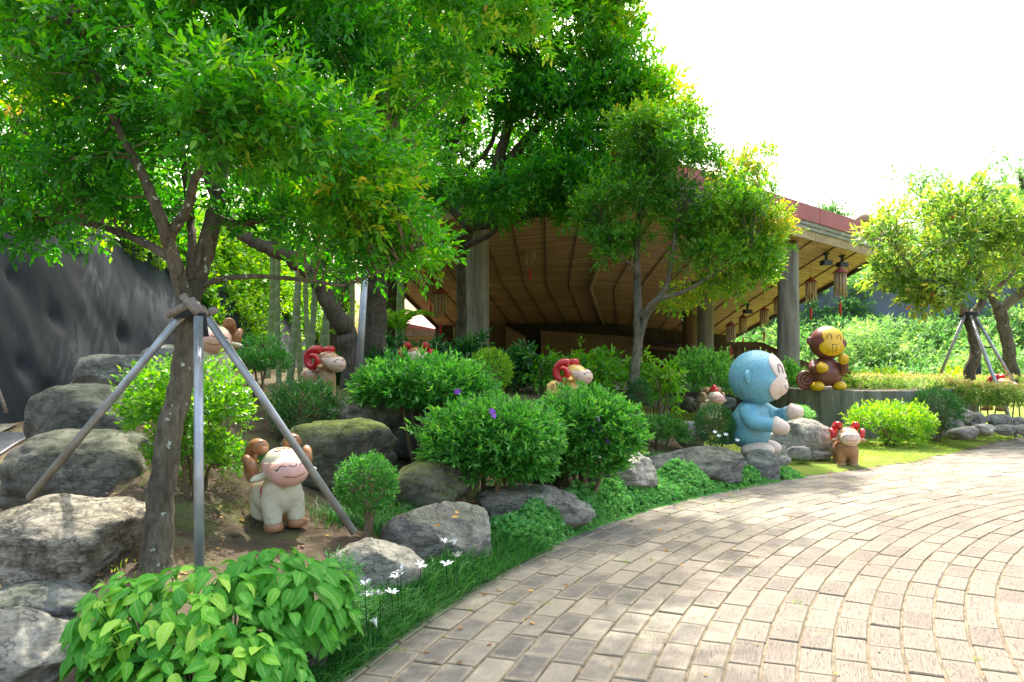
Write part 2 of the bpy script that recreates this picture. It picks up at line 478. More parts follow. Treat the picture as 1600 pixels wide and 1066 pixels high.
# bamboo soffit
t = NT('bamboo_soffit'); uv = t.n('ShaderNodeUVMap').outputs[0]; su = t.n('ShaderNodeSeparateXYZ'); t.l(uv, su.inputs[0])
row = t.math('MULTIPLY', su.outputs[1], 22.0); fr = t.math('FRACT', row)
wn1 = t.n('ShaderNodeTexWhiteNoise', noise_dimensions='2D'); cb = t.n('ShaderNodeCombineXYZ')
t.l(t.math('FLOOR', row), cb.inputs[0]); t.l(t.math('FLOOR', t.math('MULTIPLY', su.outputs[0], .55)), cb.inputs[1]); t.l(cb.outputs[0], wn1.inputs['Vector'])
base = t.ramp(wn1.outputs['Value'], [(0, (.4, .2, .105)), (.45, (.55, .3, .165)), (.85, (.62, .38, .21)), (1, (.74, .54, .35))])
gro = t.ramp(fr, [(0, (.12, .1, .08)), (.14, (1, 1, 1)), (.86, (1, 1, 1)), (1, (.12, .1, .08))])
col = t.mix(.9, base, gro, 'MULTIPLY')
col = t.mix(.5, col, t.ramp(t.noise(t.pos(), .9, 5), [(.3, (.6, .56, .5)), (.7, (1, 1, 1))]), 'MULTIPLY')
M['soffit'] = t.fin(col, .7, t.bump(gro, .5, .012), .3)

def m_wood(name, dark, light, axis_scale=(14, 14, 1.0), rough=.75):
    t = NT(name); c = t.co()
    n1 = t.noise(t.mapv(c, axis_scale), 1.6, 8, .65, 1.0)
    n2 = t.noise(c, 2.0, 4)
    col = t.mix(.4, t.ramp(n1, [(.3, dark), (.68, light)]), t.ramp(n2, [(.3, (.6, .6, .6)), (.7, (1, 1, 1))]), 'MULTIPLY')
    return t.fin(col, rough, t.bump(n1, .5, .012), .3)
M['column'] = m_wood('weathered_trunk', (.13, .115, .095), (.38, .345, .29), (3.5, 3.5, .22), .85)
M['grey_wood'] = m_wood('grey_timber', (.16, .155, .145), (.42, .4, .37), (1.2, 1.2, 9))
M['tan_wood'] = m_wood('tan_timber', (.25, .17, .1), (.48, .35, .22), (1.2, 1.2, 9))
M['brown_wood'] = m_wood('brown_timber', (.09, .05, .028), (.2, .12, .065), (8, 8, .6))
M['plank_wood'] = m_wood('plank_timber', (.26, .16, .08), (.34, .22, .12), (8, 8, .6))
M['dark_wood'] = m_wood('dark_timber', (.03, .02, .014), (.08, .055, .038), (8, 8, .6))
M['red_metal'] = m_plain('red_metal', (.3, .04, .045), .45, .2, 1.2, dirt=(.2, .05, .05))
M['red_roof'] = m_plain('red_roof', (.3, .08, .06), .6, .2, 1.5)
M['bamboo'] = m_wood('bamboo_tube', (.33, .22, .11), (.58, .44, .27), (10, 10, 1))
M['hat'] = m_plain('hat_red', (.25, .045, .035), .6, .3, 20)
M['tassel'] = m_plain('tassel_red', (.55, .03, .02), .7, .2, 20)
M['black'] = m_plain('black_metal', (.02, .02, .022), .45, .2, 20)
M['galv'] = m_plain('galvanised_steel', (.34, .35, .37), .42, .22, 9, bump=.1, bscale=90)
M['galv'].node_tree.nodes['Principled BSDF'].inputs['Metallic'].default_value = .55
M['rust'] = m_plain('rusty_steel', (.24, .2, .17), .7, .3, 25, bump=.3, dirt=(.18, .1, .06))
M['strap'] = m_plain('black_strap', (.02, .02, .022), .8, .3, 30)
M['cement'] = None
M['terrace_fabric_hazed'] = m_plain('terrace_fabric_hazed', (.085, .105, .14), .7, .25, .8, dirt=(.06, .08, .07))  # paler than the slope fabric: distance haze put into the colour
t = NT('stained_cement'); c = t.pos()
n1 = t.noise(t.mapv(c, (3, 3, .35)), 2.2, 7, .7)
col = t.ramp(n1, [(.3, (.1, .1, .08)), (.5, (.2, .19, .155)), (.72, (.36, .34, .29))])
br = t.n('ShaderNodeTexNoise'); 
col = t.mix(.5, col, t.ramp(t.noise(c, 20, 6, .7), [(.3, (.55, .55, .5)), (.7, (1, 1, 1))]), 'MULTIPLY')
M['cement'] = t.fin(col, .9, t.bump(t.noise(c, 40, 6, .7), .5, .01), .2)

M['floor'] = m_plain('terrace_floor', (.5, .46, .4), .7, .12, 2)
t = NT('slope_fabric'); c = t.pos(); 
n1 = t.noise(t.mapv(c, (1.0, 1.0, .35)), 1.3, 6, .6)
col = t.ramp(n1, [(.3, (.013, .018, .026)), (.7, (.029, .037, .05))])
col = t.mix(t.ramp(t.noise(t.mapv(c, (6, 6, .25)), 1.4, 6, .7), [(.62, (0, 0, 0)), (.85, (.15, .15, .15))]), col, (.1, .11, .11))
sep = t.n('ShaderNodeSeparateXYZ'); t.l(c, sep.inputs[0])
M['fabric'] = t.fin(col, .62, t.bump(t.noise(t.mapv(c, (40, 40, 40)), 4, 3), .15, .004, t.bump(t.noise(t.mapv(c, (1, 1, .5)), 2.6, 3), .2, .1)), .12)

# glazed statue paints
M['cream'] = m_plain('glaze_cream', (.62, .58, .44), .32, .1, 5, dirt=(.45, .4, .27))
M['pink'] = m_plain('glaze_pink', (.7, .4, .35), .35, .1, 5, dirt=(.5, .26, .2))
M['copper'] = m_plain('glaze_copper', (.33, .15, .07), .3, .18, 6, dirt=(.2, .09, .045))
M['brown'] = m_plain('glaze_brown', (.36, .17, .085), .3, .15, 5, dirt=(.2, .1, .06))
M['tan'] = m_plain('glaze_tan', (.46, .27, .15), .32, .15, 5, dirt=(.3, .17, .1))
M['red'] = m_plain('glaze_red', (.52, .022, .025), .22, .1, 6, dirt=(.33, .02, .02))
M['yellow'] = m_plain('glaze_yellow', (.68, .44, .12), .28, .12, 6)
M['flesh'] = m_plain('glaze_flesh', (.66, .47, .37), .4, .1, 6, dirt=(.5, .33, .24))
M['line_dark'] = m_plain('line_dark', (.04, .025, .02), .5)
M['line_red'] = m_plain('line_red', (.5, .03, .03), .5)
M['line_brown'] = m_plain('line_brown', (.34, .13, .05), .5)
M['m_blue'] = m_plain('monkey_blue', (.12, .37, .5), .5, .18, 4, bump=.5, bscale=38, dirt=(.16, .34, .42), wear=(.5, .34, .12))
t = NT('monkey_blue'); c = t.co()
vo = t.n('ShaderNodeTexVoronoi'); t.l(c, vo.inputs[0]); vo.inputs['Scale'].default_value = 55
n1 = t.noise(c, 3.2, 6, .65)
col = t.ramp(n1, [(.3, (.1, .3, .39)), (.5, (.15, .38, .47)), (.72, (.25, .46, .52))])
col = t.mix(.55, col, t.ramp(vo.outputs['Distance'], [(.15, (.62, .7, .74)), (.6, (1.05, 1.05, 1.05))]), 'MULTIPLY')
col = t.mix(t.ramp(t.noise(c, 7, 9, .75), [(.55, (0, 0, 0)), (.7, (.65, .65, .65))]), col, (.05, .1, .12))
col = t.mix(t.ramp(t.noise(c, 4.1, 8, .7), [(.685, (0, 0, 0)), (.695, (1, 1, 1))]), col, (.42, .28, .1))
M['m_blue'] = t.fin(col, .5, t.bump(vo.outputs['Distance'], .55, .008), .5)
M['m_brown'] = m_plain('monkey_brown', (.17, .055, .045), .4, .15, 5, bump=.2, bscale=60, wear=(.6, .42, .16))
M['m_yellow'] = m_plain('monkey_yellow', (.72, .42, .02), .38, .1, 5, dirt=(.6, .32, .02))
M['m_pale'] = m_plain('monkey_pale', (.66, .52, .43), .5, .1, 5, dirt=(.5, .36, .26))
M['petal'] = m_plain('petal_white', (.85, .85, .82), .5, .05, 20)
M['anther'] = m_plain('anther_yellow', (.7, .5, .05), .6)
M['purple'] = m_plain('petal_purple', (.2, .03, .42), .5, .2, 20)
# ================================================================== ground, lawn, path
def axis(a, b, step, far, ratio=1.25):
    core = list(np.arange(a, b + 1e-6, step)); lo = []; hi = []
    s, p = step, a
    while p > -far: s *= ratio; p -= s; lo.append(p)
    s, p = step, core[-1]
    while p < far: s *= ratio; p += s; hi.append(p)
    return np.array(lo[::-1] + core + hi)
gx, gy = axis(-9, 14, .14, 400), axis(1.0, 26, .14, 400)
GXX, GYY = np.meshgrid(gx, gy)
GZ = hgt(GXX, GYY)
nx, ny = len(gx), len(gy)
GV = np.stack([GXX, GYY, GZ], -1).reshape(-1, 3)
ii = (np.arange(ny - 1)[:, None] * nx + np.arange(nx - 1)[None]).ravel()
GF = np.stack([ii, ii + 1, ii + nx + 1, ii + nx], -1)
fc = GV[GF].mean(1)
def lawn_mask(x, y):
    d = np.hypot(x - CX, y - CY) - rout(x, y)
    e = .35 * np.sin(x * 3.1 + y * 2.3) * np.sin(y * 1.9)
    return (d > 0.0) & (((x > 3.55 + e) & (y > 9)) | ((x > 2.5 + e) & (y > 11.6)) | (y > 19.5)) & (x > -3 - (y < 40) * 0)
lm = lawn_mask(fc[:, 0], fc[:, 1])
def sub(V, F):
    u, inv = np.unique(F.ravel(), return_inverse=True)
    return V[u], inv.reshape(F.shape)
tag(link('ground', fastmesh('ground', *sub(GV, GF[~lm]), smooth=True), None, M['soil']), 'brown garden soil with patches of moss under the trees', 'ground', kind='structure')
tag(link('lawn', fastmesh('lawn', *sub(GV, GF[lm]), smooth=True), None, M['lawn']), 'sunlit lawn beside the curved paving', 'lawn', kind='structure')

# path bed: a sheet of sand between the pavers
PV = []; PF = []
phis = np.radians(np.arange(-120, 61, 1.5)); rr = np.linspace(4.0, 1.0, 2)
for i, p in enumerate(phis):
    ro = float(rout(CX + 10 * math.sin(p), CY + 10 * math.cos(p))) + .03
    for r in (3.0, 6.5, ro):
        PV.append((CX + r * math.sin(p), CY + r * math.cos(p), -.011))
for i in range(len(phis) - 1):
    for k in range(2):
        PF.append((i * 3 + k, (i + 1) * 3 + k, (i + 1) * 3 + k + 1, i * 3 + k + 1))
path = link('path', mesh('path', PV, [f[::-1] for f in PF], False), None, M['joint'])
tag(path, 'curved garden path of wood-grain concrete pavers', 'path', kind='structure')
def paver_data(k):
    V, F = bevbox((.161, .356, .05), .006)
    V = [Vector(v) for v in V]; r = random.Random(50 + k)
    for v in V:
        if v.z > 0: v.z += r.uniform(-.0012, .0012)
    me = mesh('paver_%d' % k, V, F, False)
    ul = me.uv_layers.new(name='UVMap')
    for lp in me.loops:
        v = me.vertices[lp.vertex_index].co
        ul.data[lp.index].uv = (v.x / .161, v.y / .356)
    me.materials.append(M['paver'])
    return me
PD = [paver_data(k) for k in range(5)]
rng = random.Random(4)
spots = []
ring = 0; r = 6.6
while r < 19:
    arc = .37 / r; off = rng.uniform(0, 1)
    for i in range(int(math.radians(180) / arc)):
        p = math.radians(-120) + (i + off + rng.uniform(-.02, .02)) * arc
        x, y = CX + r * math.sin(p), CY + r * math.cos(p)
        if p > math.radians(60): continue
        ro = float(rout(x, y))
        if r > ro - .08 or y < .3: continue
        spots.append((x, y, p, r))
    r += .175
def scr(x, y): return 800 + FPX * x / y, HZ + FPX * CAMH / y
vis = []; rest = []
for s in spots:
    x, y, p, r = s
    u, v = scr(x, max(y, .1))
    (vis if (y > 3.3 and -30 < u < 1650 and v < 1120) else rest).append(s)
vis.sort(key=lambda s: math.hypot(s[0], s[1]))
rest = vis[300:] + rest
vis = vis[:300]
def pm(s, k):
    x, y, p, r = s; q = random.Random(int(x * 1e4) ^ int(y * 1e4))
    return Matrix.Translation((x, y, -.025 + q.uniform(-.004, .003))) @ Matrix.Rotation(-p - math.pi / 2 + q.uniform(-.012, .012), 4, 'Z') @ Matrix.Rotation(q.uniform(-.008, .008), 4, 'X') @ Matrix.Rotation(q.uniform(-.01, .01), 4, 'Y')
for k, s in enumerate(vis):
    o = link('paver', PD[k % 5], path)
    o.matrix_world = pm(s, k)
bV = np.array([v.co[:] for v in PD[0].vertices]); 
bF = [tuple(p.vertices) for p in PD[0].polygons]
nv = len(bV); Vs = []; q4 = [f for f in bF if len(f) == 4]; q3 = [f for f in bF if len(f) == 3]
Fq = []
for k, s in enumerate(rest):
    m = np.array(pm(s, k)); Vs.append(bV @ m[:3, :3].T + m[:3, 3])
Vs = np.concatenate(Vs)
base = (np.arange(len(rest)) * nv)[:, None, None]
F4 = (np.array(q4)[None] + base).reshape(-1, 4)
F3 = (np.array(q3)[None] + base).reshape(-1, 3)
me = bpy.data.meshes.new('far_pavers')
me.from_pydata(Vs.tolist(), [], F4.tolist() + F3.tolist()); 
ul = me.uv_layers.new(name='UVMap')
li = np.zeros(len(me.loops), np.int32); me.loops.foreach_get('vertex_index', li)
buv = (bV[:, :2] / np.array([.161, .356]))
ul.data.foreach_set('uv', buv[li % nv].astype(np.float32).ravel())
o = link('far_pavers', me, path, M['paver']); o['kind'] = 'stuff'

# ================================================================== left retaining wall and wooded bank
def wallpt(y, t):
    bx = np.interp(y, [2, 11, 18, 30], [-7.6, -7.4, -7.0, -6.4]); bz = np.interp(y, [2, 10, 16, 30], [.2, .45, .7, .9]) - .1
    tx = np.interp(y, [2, 30], [-8.7, -8.1]); tz = np.interp(y, [2, 12, 18, 30], [4.0, 4.1, 4.7, 5.8]) + .12 * np.sin(y * .7)
    return bx + (tx - bx) * t, bz + (tz - bz) * t
ys = np.arange(2, 31, .1); ts = np.linspace(0, 1, 34)
YY, TT = np.meshgrid(ys, ts)
X, Z = wallpt(YY, TT)
q = np.stack([X, YY, Z], -1).reshape(-1, 3)
bul = .16 * vnoise(q * [1, .45, .55], 3) + .09 * vnoise(q * [1, 1.3, .8], 5) + .03 * vnoise(q * [2, 4, 1.5], 6)
dm = np.zeros(len(q))
rg = np.random.RandomState(3)
for k in range(46):                                   # nailed dimples
    yy, tt = rg.uniform(3, 29), rg.uniform(.08, .92)
    xx, zz = wallpt(yy, tt)
    dd = np.hypot((q[:, 1] - yy), (q[:, 2] - zz))
    dm += -.1 * np.exp(-(dd / .16) ** 2)
q[:, 0] += bul + dm
nw = len(ys)
i0 = (np.arange(len(ts) - 1)[:, None] * nw + np.arange(nw - 1)[None]).ravel()
WF = np.stack([i0, i0 + 1, i0 + nw + 1, i0 + nw], -1)
rw = link('retaining_wall', fastmesh('retaining_wall', q, WF[:, ::-1], smooth=True), None, M['fabric'])
tag(rw, 'sloping bank wall sheathed in dark blue-grey fabric on the left', 'wall')
# bank above the wall
bx = np.array([0, -.6, -2.5, -6, -12, -30]); bz = np.array([-.02, .3, 1.2, 2.6, 4.2, 6.0])
ys2 = np.arange(0, 60, .8)
V = []; 
for y in ys2:
    tx, tz = wallpt(min(y, 30), 1.0)
    for a, b in zip(bx, bz): V.append((float(tx) + a + (0.05 if a == 0 else 0), y, float(tz) + b + .25 * math.sin(y * .6 + a)* (a != 0)))
V = np.array(V); nb = len(bx)
i0 = (np.arange(len(ys2) - 1)[:, None] * nb + np.arange(nb - 1)[None]).ravel()
tag(link('wooded_bank', fastmesh('wooded_bank', V, np.stack([i0, i0 + nb, i0 + nb + 1, i0 + 1], -1)[:, ::-1], smooth=True), None, M['soil']), 'overgrown bank above the fabric wall', 'bank', kind='structure')

# drain grate along the foot of the boulders
gr = empty('drain_grate', (-5.55, 8.6, 0), math.radians(0), 'steel bar grate over a drain between boulders and fabric wall', 'grate')
def gpt(x, y): return Vector((x, y, hg(x, y) + .03))
f = MB()
for k in range(2):
    f.add(*tube([gpt(-5.75 + .5 * k + (-.33 * (y - 7)), y) - gr.location for y in np.arange(5.4, 11.0, .4)], .012, 5))
f.build('frame', M['galv'], gr, False)
for y in np.arange(5.5, 10.9, .075):
    a = gpt(-5.75 - .33 * (y - 7), y); b = gpt(-5.25 - .33 * (y - 7), y)
    MB().add(*box((a + b) / 2 - gr.location, ((b - a).length, .02, .035), Vector((1, 0, 0)).rotation_difference((b - a).normalized()).to_matrix())).build('bar', M['galv'], gr, False)
# walk slab beside it
V = []; F = []
ysl = np.arange(4, 12, .35)
for y in ysl:
    for dx in (-6.95, -5.85): 
        x = dx - .3 * (y - 7); V.append((x, y, hg(x, y) + .035))
for i in range(len(ysl) - 1): F.append((2 * i, 2 * i + 1, 2 * i + 3, 2 * i + 2))
tag(link('service_walk', mesh('service_walk', V, F), None, M['cement']), 'narrow cement walk at the foot of the fabric wall', 'walk', kind='structure')

# ================================================================== right hillside with terraces
prof = [(34, .55), (38, .75), (40, 1.4), (43, 2.9), (44.6, 3.0), (45.0, 5.5), (47.5, 5.8), (50, 5.9), (50.4, 6.7), (54, 7.1), (64, 7.8), (90, 9), (200, 10)]
hx = np.arange(2, 120, 1.5)
V = []
for x in hx:
    k = 1 + .4 * float(sstep((x - 16) / 16)); off = -.12 * (x - 12) + 1.2 * math.sin(x * .22)
    for (y, z) in prof: V.append((x, y + off, .5 + (z - .5) * k * float(sstep((x - 1) / 7))))
V = np.array(V); npf = len(prof)
i0 = (np.arange(len(hx) - 1)[:, None] * npf + np.arange(npf - 1)[None]).ravel()
HF = np.stack([i0, i0 + npf, i0 + npf + 1, i0 + 1], -1)
col_i = np.tile(np.arange(npf - 1), len(hx) - 1)
wallrow = np.isin(col_i, (4, 7))
tag(link('hillside', fastmesh('hillside', *sub(V, HF[~wallrow]), smooth=True), None, M['lawn']), 'terraced green hillside behind the pavilion', 'hillside', kind='structure')
for row, lab in ((4, 'long lower terrace wall in dark blue fabric half hidden by creepers'), (7, 'short upper terrace wall in dark blue fabric near the hilltop')):
    tag(link('terrace_wall', fastmesh('terrace_wall', *sub(V, HF[col_i == row]), smooth=True), None, M['terrace_fabric_hazed']), lab, 'wall', 'hillside terrace walls')
HILLV, HILLN = V.reshape(len(hx), npf, 3), npf

# ================================================================== pavilion
pav = empty('pavilion', (2, 22, .9), 0, 'open timber pavilion with a folded bamboo ceiling and red roof edge', 'pavilion')
PO = Vector(pav.location)
D0, B0, A0 = Vector((-4.6, 21.2, 4.85)), Vector((2.2, 15.7, 4.95)), Vector((10.6, 23.1, 4.55))
E1, F1, R1 = Vector((-4.05, 27, 4.2)), Vector((2.65, 27, 4.05)), Vector((10.05, 28.6, 3.5))
E2, F2, C2 = Vector((-3.2, 34.5, 2.95)), Vector((3.95, 34.5, 3.1)), Vector((9.45, 35, 2.4))
def patch(a, b, c, d, nu=10, nv=8):
    """a-b is the lower (crease) side, d-c the other"""
    V = []; U = []
    lu = (b - a).length; lv = ((d - a).length + (c - b).length) / 2
    for j in range(nv + 1):
        for i in range(nu + 1):
            s, q_ = i / nu, j / nv
            V.append((a.lerp(b, s)).lerp(d.lerp(c, s), q_) - PO); U.append((s * lu, q_ * lv))
    i0 = (np.arange(nv)[:, None] * (nu + 1) + np.arange(nu)[None]).ravel()
    return np.array([v[:] for v in V]), np.stack([i0, i0 + 1, i0 + nu + 2, i0 + nu + 1], -1), np.array(U)
def soffit_panel(a, b, c, d, lab=None):
    V, F, U = patch(a, b, c, d)
    return link('ceiling_panel', fastmesh('ceiling_panel', V, F, uv=U), pav, M['soffit'])
soffit_panel(E1, F1, B0, D0); soffit_panel(F1, R1, A0, B0)
soffit_panel(E2, F2, F1, E1); soffit_panel(F2, C2, R1, F1)
up = Vector((0, 0, .55))
rb = MB()
for a, b, c, d in ((E1, F1, B0, D0), (F1, R1, A0, B0), (E2, F2, F1, E1), (F2, C2, R1, F1)):
    rb.add([p + up - PO for p in (a, b, c, d)], [(0, 1, 2, 3)])
for a, b in ((D0, E1), (E1, E2), (E2, F2), (F2, C2), (C2, R1), (R1, A0)):
    rb.add([p - PO for p in (a, b, b + up, a + up)], [(0, 1, 2, 3)])
rb.build('roof', M['red_roof'], pav, False)
# battens under the ceiling
def batten(pts, r=.016, m='brown_wood', name='batten'):
    MB().add(*tube([Vector(p) - PO - Vector((0, 0, r + .004)) for p in pts], r, 6)).build(name, M[m], pav)
for k in range(1, 9):
    s = k / 9.0
    batten([D0.lerp(B0, s), E1.lerp(F1, s), E2.lerp(F2, s)])
    batten([B0.lerp(A0, s), F1.lerp(R1, s), F2.lerp(C2, s)])
batten([B0, F1, F2], .07, 'tan_wood', 'ridge_beam')
batten([A0, R1, C2], .06, 'dark_wood', 'edge_beam')
batten([D0, E1, E2], .06, 'dark_wood', 'edge_beam')
# eave boards: thin timber layers and a red metal flashing
def eave(a, b, off, z0, z1, th, m, name, n=1):
    d = (b - a); nrm = Vector((d.y, -d.x, 0)).normalized()
    if nrm.y > 0: nrm = -nrm
    for k in range(n):
        p, q_ = a.lerp(b, k / n + .001), a.lerp(b, (k + 1) / n - .001)
        o0 = nrm * off; o1 = nrm * (off + th)
        Vv = [p + o0 + Vector((0, 0, z0)), q_ + o0 + Vector((0, 0, z0)), q_ + o1 + Vector((0, 0, z0)), p + o1 + Vector((0, 0, z0)),
              p + o0 + Vector((0, 0, z1)), q_ + o0 + Vector((0, 0, z1)), q_ + o1 + Vector((0, 0, z1)), p + o1 + Vector((0, 0, z1))]
        MB().add([v - PO for v in Vv], [(3, 2, 1, 0), (4, 5, 6, 7), (0, 1, 5, 4), (1, 2, 6, 5), (2, 3, 7, 6), (3, 0, 4, 7)]).build(name, M[m], pav, False)
for a, b in ((B0, A0), (D0, B0)):
    eave(a, b, .02, -.05, .17, .05, 'tan_wood', 'eave_board', 3)
    eave(a, b, .06, .175, .27, .05, 'grey_wood', 'eave_board', 4)
    eave(a, b, .1, .275, .37, .05, 'grey_wood', 'eave_board', 5)
    eave(a, b, .15, .375, .78, .04, 'red_metal', 'roof_flashing', 3)
    eave(a, b, -.1, .5, .775, .12, 'red_metal', 'roof_flashing', 1)
def ceil_z(x, y):
    best = 4.4
    return best
def column(x, y, z0, z1, r0, r1, seed, m='column'):
    V = []; F = []; n = 28; mz = 26; rg = random.Random(seed)
    for j in range(mz + 1):
        t_ = j / mz
        for k in range(n):
            a = 2 * math.pi * k / n
            p = np.array([[math.cos(a) * 2.4, math.sin(a) * 2.4, t_ * 1.1]])
            g = -.03 * max(0, float(vnoise(p * 2.3, seed)[0])) + .02 * float(vnoise(p * .8, seed + 1)[0]) - .012 * abs(math.sin(a * 5 + 2 * float(vnoise(p * .6, seed + 2)[0])))
            rr_ = (r0 + (r1 - r0) * t_) + g + (.05 * max(0, 1 - t_ * 8))
            V.append((math.cos(a) * rr_, math.sin(a) * rr_, z0 + (z1 - z0) * t_))
    for j in range(mz):
        for k in range(n): F.append((j * n + k, j * n + (k + 1) % n, (j + 1) * n + (k + 1) % n, (j + 1) * n + k))
    V = [Vector(v) + Vector((x, y, 0)) - PO for v in V]
    MB().add(V, F).build('column', M[m], pav)
column(-.86, 19.3, .6, 4.82, .335, .315, 2)
column(7.22, 20.8, .4, 4.6, .315, .27, 5)
column(6.7, 27.6, .6, 4.0, .31, .3, 7)
column(6.8, 30.5, .6, 3.6, .3, .28, 9, 'brown_wood')
# floor and inner walls
MB().add(*box(Vector((2.9, 28.2, .5)) - PO, (12.6, 18, .6))).build('floor_slab', M['floor'], pav, False)
def plank_run(x0, x1, y, z0, za, zb, n, m, name='plank', yb=None):
    yb = y if yb is None else yb
    for k in range(n):
        xa, xb = x0 + (x1 - x0) * k / n, x0 + (x1 - x0) * (k + 1) / n - .012
        z1 = za + (zb - za) * (k + .5) / n; yy = y + (yb - y) * (k + .5) / n + (k % 2) * .006
        MB().add(*box(Vector(((xa + xb) / 2, yy, (z0 + z1) / 2)) - PO, (xb - xa, .04, z1 - z0))).build(name, M[m], pav, False)
MB().add(*box(Vector((3.0, 34.2, 1.9)) - PO, (12.6, .1, 2.3))).build('back_wall', M['dark_wood'], pav, False)
MB().add(*box(Vector((3.0, 34.25, 3.1)) - PO, (12.4, .05, .5))).build('back_beam', M['dark_wood'], pav, False)
plank_run(-1.3, -.25, 33.6, .85, 3.1, 3.1, 8, 'brown_wood')
plank_run(-.25, .6, 33.4, .85, 2.95, 2.5, 6, 'plank_wood')
plank_run(.6, 1.2, 33.7, .85, 2.9, 2.9, 4, 'dark_wood')
plank_run(1.2, 5.0, 33.0, .85, 2.75, 2.45, 26, 'plank_wood', yb=32.0)
plank_run(5.0, 9.3, 33.9, .85, 2.35, 2.1, 16, 'dark_wood')  # dark planks fill the black void; its darkness is put into their colour
plank_run(-3.2, -1.3, 34.0, .85, 2.6, 2.6, 10, 'dark_wood')
MB().add(*box(Vector((7.1, 33.5, 1.95)) - PO, (4.4, .12, .14), Matrix.Rotation(.08, 3, 'Y'))).build('rail', M['brown_wood'], pav, False)
MB().add(*tube([W(948, 512, 31) - PO, W(1000, 528, 31) - PO, W(1085, 545, 31) - PO], .05, 8)).build('pipe', M['black'], pav)
# low timber screen wall on the terrace right of the pavilion
scn = empty('timber_screen', W(1250, 600, 25.5), 0, 'low timber screen wall with brown cap rail behind the brown monkey', 'screen')
so = Vector(scn.location)
pts = [W(1140, 541, 27), W(1188, 541, 26.6), W(1255, 571, 25.6), W(1337, 590, 25.2)]
for i in range(len(pts) - 1):
    a, b = pts[i], pts[i + 1]
    n = max(3, int((b - a).length / .22))
    for k in range(n):
        c = a.lerp(b, (k + .5) / n); wd = abs(b.x - a.x) / n + .01
        MB().add(*box(Vector((c.x, c.y + .02 * (k % 2), (c.z + .45) / 2)) - so, (wd, .04, c.z - .45))).build('plank', M['brown_wood' if i == 0 else 'plank_wood'], scn, False)
    d = (b - a)
    MB().add(*box((a + b) / 2 + Vector((0, -.03, .06)) - so, (d.length + .05, .12, .16), Vector((1, 0, 0)).rotation_difference(d.normalized()).to_matrix())).build('cap_rail', M['brown_wood'], scn, False)
# far red-roofed shed left of the pavilion
sh = empty('shed', W(655, 510, 40), 0, 'far low shed with a red sloping roof behind the palm stems', 'shed')
so = Vector(sh.location)
a, b, c, d = W(600, 492, 40), W(628, 489, 40), W(705, 512, 42), W(640, 520, 36)
MB().add([p - so for p in (W(606, 499, 39), W(640, 487, 43), W(712, 512, 44), W(690, 516, 38))] + [p - so - Vector((0, 0, .2)) for p in (W(606, 499, 39), W(640, 487, 43), W(712, 512, 44), W(690, 516, 38))],
         [(0, 3, 2, 1), (4, 5, 6, 7), (0, 4, 7, 3), (3, 7, 6, 2), (2, 6, 5, 1), (1, 5, 4, 0)]).build('roof', M['red_roof'], sh, False)
MB().add(*box(W(655, 545, 42) - so, (2.6, 1.5, 2.2))).build('wall', M['tan_wood'], sh, False)
MB().add(*box(W(650, 521, 38.2) - so, (3.4, .12, .3))).build('eave_board', M['brown_wood'], sh, False)
# roof ornament: an upturned carved finial
orn = empty('roof_finial', W(1348, 352, 22.4), 0, 'weathered beige carved finial perched on the red roof edge', 'finial')
V, F = tube(smoothpath([(-.42, 0, -.06), (-.22, 0, .08), (.05, 0, .2), (.25, 0, .1), (.33, 0, -.12), (.3, .0, -.3)], 5), [.02, .07, .13, .12, .09, .1], 10)
MB().add([(v[0], v[1] * .5, v[2]) for v in V], F).build('body', M['tan_wood'], orn)
MB().add(*tube(smoothpath([(.3, 0, -.1), (.45, 0, 0), (.5, 0, .18)], 4), [.06, .04, .012], 8)).build('tail', M['tan_wood'], orn)
# far house glimpsed under the eave
fh = empty('far_house', W(1300, 470, 75), 0, 'far pale house with dark roof on the hilltop under the eave', 'house')
so = Vector(fh.location)
MB().add(*box(W(1305, 481, 76) - so, (7, 4, 1.6))).build('wall', M['m_pale'], fh, False)
p0, p1 = W(1255, 474, 75), W(1350, 474, 75)
MB().add([p0 - so, p1 - so, p1 - so + Vector((-.8, 3, 1.6)), p0 - so + Vector((.8, 3, 1.6)), p0 - so + Vector((0, 6, 0)), p1 - so + Vector((0, 6, 0))], [(0, 1, 2, 3), (3, 2, 5, 4), (0, 3, 4), (1, 5, 2)]).build('roof', M['red_roof'], fh, False)

# wind chimes
def chime(px, py, Y, h, lab, tilt=0.0):
    """py is the top of the cap; h the whole height in metres"""
    p = W(px, py, Y)
    o = empty('wind_chime', p, random.Random(px).uniform(0, 3), lab, 'wind chime', 'bamboo wind chimes under the pavilion roof')
    s = h
    MB().add(*lathe([(.012 * s, .02 * s), (.03 * s, 0), (.16 * s, -.1 * s), (.155 * s, -.115 * s), (.02 * s, -.05 * s)], 14)).build('cap', M['hat'], o)
    MB().add(*tube([(0, 0, .35 * s), (0, 0, 0)], .004, 4)).build('cord', M['black'], o)
    rg = random.Random(int(px))
    for k in range(11):
        a = 2 * math.pi * k / 11; r_ = .105 * s
        L = s * rg.uniform(.34, .5)
        MB().add(*tube([(r_ * math.cos(a), r_ * math.sin(a), -.12 * s), (r_ * math.cos(a) * 1.05, r_ * math.sin(a) * 1.05, -.12 * s - L)], .021 * s, 6)).build('tube', M['bamboo'], o)
    MB().add(*tube([(0, 0, -.1 * s), (0, 0, -.7 * s)], .004, 4)).build('string', M['tassel'], o)
    MB().add(*tube([(0, 0, -.7 * s), (0, 0, -.78 * s), (0, 0, -1.0 * s)], [.01 * s, .03 * s, .018 * s], 7)).build('tassel', M['tassel'], o)
    return o
